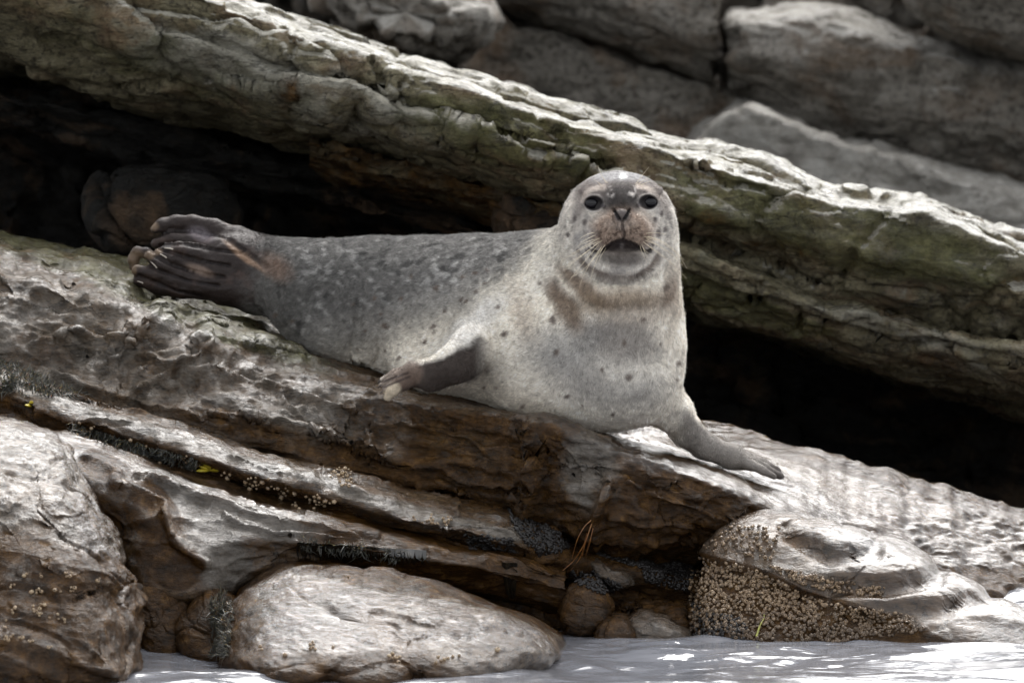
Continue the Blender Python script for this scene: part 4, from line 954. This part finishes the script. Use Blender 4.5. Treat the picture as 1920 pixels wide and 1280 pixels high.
tc = NT('claw'); tc.b.inputs['Base Color'].default_value = (.05, .04, .038, 1); tc.b.inputs['Roughness'].default_value = .25
for a_, b_, c_, y_ in (((726, 708), (716, 711), (708, 717), -.17), ((724, 716), (714, 722), (708, 727), -.187), ((728, 724), (720, 732), (713, 737), -.20), ((1454, 887), (1462, 890), (1469, 898), -.095), ((1452, 879), (1461, 882), (1468, 889), -.075)):
    v, q = tube(bez(P(*a_, y_ + .004), P(*b_, y_ - .002), P(*c_, y_ + .002)), .0034, .0009, 8, .8); part('claw', v, q, tc.m)
tcl = NT('pale_claw'); tcl.b.inputs['Base Color'].default_value = (.45, .40, .34, 1); tcl.b.inputs['Roughness'].default_value = .25
for a_, c_ in (((327, 468), (308, 465)), ((313, 484), (300, 476)), ((294, 502), (282, 490)), ((268, 531), (257, 527))):
    h_, _ = hit((a_[0] + c_[0]) / 2, (a_[1] + c_[1]) / 2)
    if h_ is None: continue
    v, q = tube(bez(P(*a_, h_[1]), P((a_[0] + c_[0]) / 2, (a_[1] + c_[1]) / 2 - 1, h_[1] - .003), P(*c_, h_[1] + .001)), .0022, .0008, 8, .8); part('claw', v, q, tcl.m)

# ---- short fur: real hairs on the body, coloured like the coat below them
def fur(N=330000):
    me = bme; tl = []
    me.calc_loop_triangles(); nt_ = len(me.loop_triangles); tri = np.empty(nt_ * 3, np.int32); me.loop_triangles.foreach_get('vertices', tri); tri = tri.reshape(-1, 3)
    A_, B_, C_ = sv[tri[:, 0]], sv[tri[:, 1]], sv[tri[:, 2]]; ar = np.linalg.norm(np.cross(B_ - A_, C_ - A_), axis=1) / 2
    cen = (A_ + B_ + C_) / 3; cx, cy = pix(cen); nn = sno[tri].mean(1)
    wgt = ar * np.where(nn[:, 1] > .55, .2, 1) * (.08 + .92 * sm(cx, 440, 540)) * np.where((cx > 1040) & (cy < 540), 1.7, 1)
    for ex, ey, s in EYES: wgt *= np.where(np.hypot((cx - ex) / 20, (cy - ey) / 17) < 1, 0, 1)
    wgt *= np.where(np.hypot((cx - 1166) / 15, (cy - 404) / 12) < 1, 0, 1) * np.where(np.hypot((cx - 1168) / 26, (cy - 461) / 8) < 1, .1, 1)
    wgt *= np.where(nn[:, 2] < -.75, .1, 1)
    rr = np.random.default_rng(3); ti = rr.choice(nt_, N, p=wgt / wgt.sum()); u = rr.random((N, 2)); m = u.sum(1) > 1; u[m] = 1 - u[m]; w0 = 1 - u.sum(1)
    bary = np.stack([w0, u[:, 0], u[:, 1]], 1)
    root = (sv[tri[ti]] * bary[..., None]).sum(1); nr = (sno[tri[ti]] * bary[..., None]).sum(1); nr /= np.linalg.norm(nr, axis=1, keepdims=True)
    cl = (ccol[tri[ti]] * bary[..., None]).sum(1); X, Y = pix(root)
    # lie of the coat: from the nose back over the head, down the throat and along the trunk to the tail
    nose_p = P(1166, 404, -.40); rad = root - nose_p; rad /= np.linalg.norm(rad, axis=1, keepdims=True)
    tail = np.array([-.93, .35, .05]); down = np.array([-.15, .1, -1.0])
    wh_ = (1 - sm(Y, 480, 620)) * sm(X, 1000, 1080); wch = sm(X, 960, 1120)
    flow = rad * wh_[:, None] + (1 - wh_)[:, None] * (down * wch[:, None] + (tail + np.array([0, 0, -.45])) * (1 - wch)[:, None])
    flow -= nr * (flow * nr).sum(1, keepdims=True); flow /= np.linalg.norm(flow, axis=1, keepdims=True) + 1e-6
    cn = np.stack([perlin(root * 55, 301), perlin(root * 55 + 9, 302), perlin(root * 55 + 17, 303)], 1); cn -= nr * (cn * nr).sum(1, keepdims=True)
    flow += cn * 1.1 + rr.normal(size=(N, 3)) * .22; flow /= np.linalg.norm(flow, axis=1, keepdims=True)
    L = np.where((X > 1080) & (X < 1245) & (Y < 510), .0032, .0058) * rr.uniform(.6, 1.25, N) * np.where(X < 500, .6, 1) * (1 - .55 * sm(X, 1270, 1330)) * np.where((X < 800) & (Y > 680) & (root[:, 1] < -.1), .45, 1)
    lift = .32 + .2 * rr.random(N)
    p0 = root - nr * .0006; p1 = root + (nr * (lift * .55)[:, None] + flow * .5) * L[:, None] ; p2 = root + (nr * (lift * .7)[:, None] + flow) * L[:, None]
    cu = bpy.data.hair_curves.new('fur'); cu.add_curves([3] * N)
    pos = (np.stack([p0, p1, p2], 1) - SL).astype(np.float32); cu.attributes['position'].data.foreach_set('vector', pos.ravel())
    ra = cu.attributes.new('radius', 'FLOAT', 'POINT'); rd = np.tile(np.array([.00022, .00018, .00006], np.float32), N) * np.repeat(rr.uniform(.8, 1.3, N).astype(np.float32), 3); ra.data.foreach_set('value', rd)
    tone = (rr.uniform(.65, 1.4, N) * (1 + .45 * perlin(root * 110, 310) + .25 * perlin(root * 260, 311)))[:, None]; ca_ = cu.attributes.new('Col', 'FLOAT_COLOR', 'CURVE'); cc = np.concatenate([np.clip(cl * tone, 0, .95), np.ones((N, 1))], 1).astype(np.float32); ca_.data.foreach_set('color', cc.ravel())
    tf = NT('seal_fur'); at = tf.attr('Col'); tf.l(at.outputs['Color'], tf.b.inputs['Base Color']); tf.b.inputs['Roughness'].default_value = .55; tf.b.inputs['Specular IOR Level'].default_value = .35
    cu.materials.append(tf.m); o = bpy.data.objects.new('fur', cu); scene.collection.objects.link(o); o.parent = seal; o['kind'] = 'stuff'
fur()
# ------------------------------------------------------------ barnacles, mussels, weed, set on the rock surfaces
bpy.context.view_layer.update()
_dg = bpy.context.evaluated_depsgraph_get()
def cast(px, py):
    d = P(px, py, 0) - CAM; d /= np.linalg.norm(d)
    ok, loc, nr, _, ob, _ = scene.ray_cast(_dg, Vector(CAM.tolist()), Vector(d.tolist()))
    if not ok or ob.name.startswith(('seal', 'eye', 'whisker', 'claw', 'fur', 'sea_water')): return None
    return np.array(loc), np.array(nr), ob
def in_poly(pts):
    p = np.array(pts, float)
    def f(x, y):
        i = False; j = len(p) - 1
        for k in range(len(p)):
            if (p[k, 1] > y) != (p[j, 1] > y) and x < (p[j, 0] - p[k, 0]) * (y - p[k, 1]) / (p[j, 1] - p[k, 1]) + p[k, 0]: i = not i
            j = k
        return i
    return f, p.min(0), p.max(0)
rb = np.random.default_rng(21)
def barnacle_geo(v=0):
    r_ = np.random.default_rng(v); n = 12; prof = [(1.0, -.25), (.98, .0), (.82, .38), (.60, .66), (.46, .74), (.38, .66), (.26, .42), (.0, .34)]
    vv = []; q = []
    for k, (r, h) in enumerate(prof):
        for i in range(n):
            a_ = 2 * math.pi * i / n; rr = r * (1 + (.13 if i % 2 else -.1) * (1 if k < 4 else .3)) * (1 + .06 * r_.normal()); vv.append((rr * math.cos(a_), rr * math.sin(a_) * .88, h + .05 * r_.normal() * (k < 5)))
    for k in range(len(prof) - 1):
        for i in range(n): q.append((k * n + i, k * n + (i + 1) % n, (k + 1) * n + (i + 1) % n, (k + 1) * n + i))
    return np.array(vv), np.array(q)
def barn_mat(name, dark, mid, light):
    t = NT(name); oi = t.n('ShaderNodeObjectInfo'); c = t.coords(); a = t.attr('Col')
    f = t.math('ADD', t.math('MULTIPLY', oi.outputs['Random'], .35), t.math('MULTIPLY', a.outputs['Fac'], .65))
    t.l(t.ramp(f, [(.15, dark), (.5, mid), (.9, light)]), t.b.inputs['Base Color']); t.b.inputs['Roughness'].default_value = .42; t.b.inputs['Coat Weight'].default_value = .3; t.b.inputs['Coat Roughness'].default_value = .2; return t.m
M_barn = barn_mat('barnacle', (.05, .03, .015), (.27, .18, .10), (.52, .41, .27))
protos = []
for v_ in range(3):
    bv, bq = barnacle_geo(v_); h_ = np.clip(.25 + .9 * bv[:, 2] + .1 * rb.normal(size=len(bv)), 0, 1); h_[-36:] = .05; h_ = np.where((bv[:, 2] < .06), .3, h_); h_[-24:] = .02
    protos.append((bv, bq, np.repeat(h_[:, None], 3, 1)))
def frame(nr):
    nr = nr / np.linalg.norm(nr); a_ = np.cross(nr, [0.3, .2, 1.0]); a_ /= np.linalg.norm(a_); return np.stack([a_, np.cross(nr, a_), nr], 1)
def put_barnacles(label, group, where, n, r=(3.0, 5.2), spread=None):
    first = {}; k = 0; tries = 0; placed = []
    while k < n and tries < n * 12:
        tries += 1
        if spread is None:
            f, mn, mx = where; x, y = rb.uniform(mn, mx)
            if not f(x, y): continue
        else:
            p = np.array(where, float); s = np.r_[0, np.cumsum(np.hypot(*np.diff(p, axis=0).T))]; u_ = rb.uniform(0, s[-1]); cl_ = .5 * spread * math.sin(u_ * .11) ; x = np.interp(u_, s, p[:, 0]) + rb.normal() * spread * .5; y = np.interp(u_, s, p[:, 1]) + rb.normal() * spread * .5 + cl_ * .3
        rad = r[0] * .7 / 1000 + (r[1] - r[0] * .7) / 1000 * rb.random() ** 1.6
        if placed and rb.random() < .6:
            q_ = placed[rb.integers(len(placed))]; a9 = rb.uniform(0, 6.28); x = q_[0] + (q_[2] + rad) * 1000 * math.cos(a9); y = q_[1] + (q_[2] + rad) * 1000 * math.sin(a9)
        if any(math.hypot(x - a_, y - b_) < (rad + c_) * 900 for a_, b_, c_ in placed): continue
        h_ = cast(x, y)
        if h_ is None or h_[1] @ (P(x, y, 0) - CAM) > 0 or h_[0][1] > .3: continue
        placed.append((x, y, rad)); v_ = k % 3
        if v_ not in first:
            bv, bq, bc_ = protos[v_]; o = mesh_from('barnacle', bv, bq, M_barn, col=bc_); first[v_] = o
        else: o = first[v_].copy(); scene.collection.objects.link(o)
        m_ = frame(h_[1] + rb.normal(size=3) * .15); from mathutils import Matrix
        o.matrix_world = Matrix.Translation(Vector(h_[0].tolist())) @ Matrix(m_.tolist()).to_4x4() @ Matrix.Rotation(rb.uniform(0, 6.28), 4, 'Z') @ Matrix.Diagonal((rad, rad, rad * rb.uniform(.9, 1.4), 1))
        tag(o, label, 'barnacle', group); k += 1
put_barnacles('small cream barnacle on the brown rock face under the right side of the seal', 'barnacles on the brown face right of the crevice', in_poly([(1110, 875), (1160, 872), (1200, 905), (1290, 950), (1300, 1000), (1240, 1000), (1160, 975), (1128, 1000), (1112, 950)]), 62, (3.2, 5.4))
put_barnacles('tiny barnacle on the brown strip left of the crevice below the seal chest', 'barnacles on the brown strip left of the crevice', in_poly([(1020, 870), (1050, 880), (1060, 960), (1045, 990), (1022, 960)]), 16, (2.6, 4.2))
put_barnacles('tan barnacle under the lip of the narrow ridge ledge at left', 'barnacles under the ridge ledge', [(140, 800), (200, 822), (254, 838), (320, 860), (376, 874)], 46, (2.8, 4.6), 11)
put_barnacles('cream barnacle in the brown strip right of the yellow seaweed', 'barnacles right of the yellow seaweed', [(425, 890), (470, 905), (530, 922), (590, 940), (640, 950)], 50, (3.4, 5.6), 14)
put_barnacles('cream barnacle in the groove at the foot of the seal ledge', 'barnacles in the groove at the foot of the seal ledge', [(520, 828), (560, 845), (610, 862), (640, 872), (700, 890)], 26, (3.0, 4.8), 7)
put_barnacles('cream barnacle under the dark lip in the middle of the lower ledge', 'barnacles under the dark lip', [(776, 970), (800, 978), (840, 985), (875, 992)], 20, (3.2, 5.0), 8)
put_barnacles('yellowish barnacle on the dark lower half of the large left boulder', 'barnacles on the left boulder', [(0, 1085), (30, 1095), (60, 1070), (100, 1075), (150, 1072), (205, 1085), (112, 1105), (60, 1102), (95, 1130), (120, 1140), (110, 1165), (0, 1150), (5, 1190), (115, 1215), (90, 1210)], 56, (2.8, 4.6), 9)
put_barnacles('cream barnacle near the water line on the long smooth boulder', 'barnacles on the long smooth boulder', [(485, 1190), (500, 1235), (560, 1205), (600, 1215), (780, 1230), (800, 1235), (840, 1232), (870, 1222), (900, 1225), (945, 1212), (960, 1200)], 24, (3.6, 5.6), 7)
# crust of countless barnacles and mussels, one object each
def crust(name, polys, n, rr_, mat, geo, label, cat, squash=(1, 1, 1), lift=0.0, tone=(0, 1), dens=None, shade=None):
    V = []; Q = []; Cc = []; off = 0; k = 0; tries = 0; tot = sum(w for _, w in polys)
    for pl, w_ in polys:
        f, mn, mx = in_poly(pl); m_ = int(n * w_ / tot); j = 0; tries = 0
        while j < m_ and tries < m_ * 6:
            tries += 1; x, y = rb.uniform(mn, mx)
            if not f(x, y): continue
            if dens and rb.random() > dens(x, y): continue
            h_ = cast(x, y)
            if h_ is None or h_[0][1] > .4: continue
            gv, gq, gc = geo[j % len(geo)]; fr = frame(h_[1] + rb.normal(size=3) * .35); a_ = rb.uniform(0, 6.28); rad = rb.uniform(*rr_) / 1000
            g_ = gv * np.array(squash) * rad; g_ = np.stack([g_[:, 0] * math.cos(a_) - g_[:, 1] * math.sin(a_), g_[:, 0] * math.sin(a_) + g_[:, 1] * math.cos(a_), g_[:, 2]], 1)
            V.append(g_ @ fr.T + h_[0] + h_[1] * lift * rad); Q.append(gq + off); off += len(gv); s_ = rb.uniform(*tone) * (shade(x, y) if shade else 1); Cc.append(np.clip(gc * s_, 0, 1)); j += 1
    o = mesh_from(name, np.concatenate(V), np.concatenate(Q), mat, col=np.concatenate(Cc)); return tag(o, label, cat, kind='stuff')
noise2 = lambda x, y: float(fbm(np.array([[x / 45, y / 30, 0]]), 3, 88)[0])
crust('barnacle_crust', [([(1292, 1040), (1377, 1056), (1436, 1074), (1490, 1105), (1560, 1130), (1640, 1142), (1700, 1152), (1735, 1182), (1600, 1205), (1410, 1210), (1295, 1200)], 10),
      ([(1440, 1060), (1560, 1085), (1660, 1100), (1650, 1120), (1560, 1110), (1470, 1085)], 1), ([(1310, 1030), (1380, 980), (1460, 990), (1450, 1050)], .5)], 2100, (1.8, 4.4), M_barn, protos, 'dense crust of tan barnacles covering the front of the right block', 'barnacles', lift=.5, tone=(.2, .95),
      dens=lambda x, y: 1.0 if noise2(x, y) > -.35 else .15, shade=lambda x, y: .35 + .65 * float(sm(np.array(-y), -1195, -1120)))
def ov(n=8, m=6):
    v, q = uvs(np.zeros(3), np.array([1.0, .5, .42]), n, m); return v, q, np.full((len(v), 3), .5)
tm = NT('mussel'); tm.b.inputs['Base Color'].default_value = (.012, .010, .009, 1); tm.b.inputs['Roughness'].default_value = .4; tm.b.inputs['Specular IOR Level'].default_value = .3; tm.b.inputs['Coat Weight'].default_value = .15
crust('mussel_bed', [([(975, 900), (1010, 905), (1005, 960), (1030, 990), (1060, 1000), (1070, 1030), (1010, 1040), (970, 1000), (950, 960)], 3), ([(1115, 1010), (1170, 1015), (1230, 1040), (1300, 1060), (1300, 1085), (1220, 1070), (1150, 1050), (1112, 1035)], 4),
      ([(1070, 1070), (1110, 1070), (1170, 1100), (1130, 1115), (1075, 1090)], 1.5), ([(1200, 1060), (1292, 1075), (1290, 1110), (1210, 1090)], 1.5), ([(1298, 1130), (1340, 1150), (1400, 1160), (1400, 1200), (1298, 1200)], 1.5), ([(870, 1000), (960, 1010), (970, 1035), (880, 1030)], 1)], 1700, (3.0, 6.5), tm.m, [ov()], 'black mussels packed in the gully under the ledge', 'mussels', lift=.3)
# weed
def weed_mat(name, a_, b_, rough=.3):
    t = NT(name); c = t.coords(); t.l(t.ramp(t.noise(c, 90, 3), [(.35, a_), (.65, b_)]), t.b.inputs['Base Color']); t.b.inputs['Roughness'].default_value = rough; t.b.inputs['Coat Weight'].default_value = .4
    t.b.inputs['Subsurface Weight'].default_value = .15; t.b.inputs['Subsurface Radius'].default_value = (.01, .006, .002); t.b.inputs['Subsurface Scale'].default_value = .3; return t.m
M_yel = weed_mat('yellow_weed', (.42, .33, .02), (.62, .52, .05)); M_org = weed_mat('brown_weed', (.16, .06, .015), (.32, .14, .04)); M_blk = weed_mat('black_weed', (.006, .006, .005), (.02, .016, .01), .2)
def blade_geo():
    out = []
    for k in range(4):
        r_ = np.random.default_rng(k); b_ = r_.normal(size=2) * .5
        v = np.array([(.10, 0, -.1), (-.05, .09, -.1), (-.05, -.09, -.1), (.07 + b_[0] * .3, b_[1] * .3, .5), (-.03 + b_[0] * .3, .06 + b_[1] * .3, .5), (-.03 + b_[0] * .3, -.06 + b_[1] * .3, .5), (b_[0], b_[1] - .0, .9), (b_[0] + .01, b_[1], .9), (b_[0], b_[1] + .01, .9)])
        q = np.array([(0, 1, 4, 3), (1, 2, 5, 4), (2, 0, 3, 5), (3, 4, 7, 6), (4, 5, 8, 7), (5, 3, 6, 8)]); out.append((v, q, np.full((9, 3), .5)))
    return out
M_turf = weed_mat('turf_weed', (.03, .032, .026), (.09, .088, .07), .35)
crust('turf_weed', [([(-20, 540), (60, 545), (60, 600), (140, 640), (150, 700), (110, 720), (60, 690), (-20, 690)], 6), ([(60, 690), (150, 700), (170, 740), (90, 745), (-20, 730), (-20, 690)], 2), ([(130, 790), (260, 830), (370, 860), (370, 885), (250, 850), (130, 812)], 2),
      ([(395, 1120), (425, 1105), (440, 1150), (430, 1230), (395, 1230)], 1.5), ([(560, 1010), (760, 1035), (760, 1050), (560, 1028)], .5)], 4800, (8, 17), M_turf, blade_geo(), 'short dark turf of fine weed growing on the ledges at left', 'seaweed', dens=lambda x, y: .25 + .75 * (noise2(x, y) > -.1))
def tuft(px, py, n, size, mat, label):
    h_ = cast(px, py)
    if h_ is None: return
    root = empty('seaweed', h_[0]); tag(root, label, 'seaweed')
    for i in range(n):
        d = np.array([rb.normal() * .8, -.5 - rb.random() * .4, rb.uniform(-.1, 1.5)]); d /= np.linalg.norm(d); L = size * rb.uniform(.5, 1.1) / 1000
        v, q = uvs(np.zeros(3), np.array([.24, .13, .5]) * L, 10, 8); v[:, 2] += .45 * L; v[:, 0] *= 1 + .5 * (v[:, 2:3] / L)[:, 0]
        fr = frame(d); o = mesh_from('frond', v @ fr.T + h_[0] + h_[1] * .001, q, mat); o.parent = root; o.matrix_parent_inverse = root.matrix_basis.inverted()
        o.matrix_parent_inverse = __import__('mathutils').Matrix.Translation(-Vector(h_[0].tolist()))
tuft(393, 880, 11, 36, M_yel, 'bright yellow seaweed tuft on the ridge ledge, largest of the three'); tuft(332, 774, 6, 15, M_yel, 'small yellow seaweed tuft on the slope above the ridge ledge'); tuft(58, 762, 5, 16, M_yel, 'small yellow seaweed tuft near the left edge above the large boulder')
def strand(name, paths, r0, r1, mat, y, label, cat='seaweed', flat=1.0):
    V = []; Q = []; off = 0
    for pts in paths:
        pts3 = []
        for (x, yy_) in pts:
            h_ = cast(x, yy_); pts3.append(h_[0] + np.array([0, -.006, 0]) if h_ is not None else P(x, yy_, y))
        pts3 = np.array(pts3); ym = np.median(pts3[:, 1]); pts3[:, 1] = np.clip(pts3[:, 1], ym - .05, ym + .05)
        tt = np.linspace(0, len(pts3) - 1, 24); cur = np.stack([np.interp(tt, np.arange(len(pts3)), pts3[:, k]) for k in range(3)], 1); cur = smooth_axis(cur, 1.5, 0)
        v, q = tube(cur, r0, r1, 6, flat); V.append(v); Q.append(q + off); off += len(v)
    return tag(mesh_from(name, np.concatenate(V), np.concatenate(Q), mat), label, cat)
strand('seaweed', [[(1112, 972), (1096, 985), (1082, 1010), (1074, 1040), (1064, 1072)], [(1110, 980), (1100, 1010), (1088, 1045), (1070, 1068)], [(1108, 985), (1096, 1020), (1076, 1050), (1055, 1068)], [(1100, 1000), (1092, 1040), (1082, 1072)], [(1112, 990), (1106, 1015), (1098, 1040)]], .0026, .0008, M_org, -.4, 'orange brown seaweed strands hanging in the crevice below the seal', flat=.4)
strand('seaweed', [[(1418, 1192), (1424, 1172), (1433, 1156), (1432, 1150)]], .0022, .0006, weed_mat('green_weed', (.2, .2, .03), (.34, .34, .06)), -.5, 'single yellow green blade low on the barnacle block')
strand('seaweed', [[(x, 1019 + .06 * (x - 600)), (x + rb.uniform(-3, 5), 1034 + .06 * (x - 600)), (x + rb.uniform(-4, 8), 1046 + rb.uniform(-8, 5) + .06 * (x - 600))] for x in np.arange(560, 800, 2.4)], .0028, .0008, M_blk, -.58, 'black fringe of weed hanging along the lowest ledge', flat=.5)
strand('seaweed', [[(945 + i * 3, 1055), (948 + i * 2.5 + rb.normal(), 1090), (952 + i * 2 + rb.normal() * 2, 1118 + rb.uniform(-14, 6))] for i in range(8)], .0045, .0015, M_blk, -.5, 'dark ribbon of weed hanging above the long boulder', flat=.5)
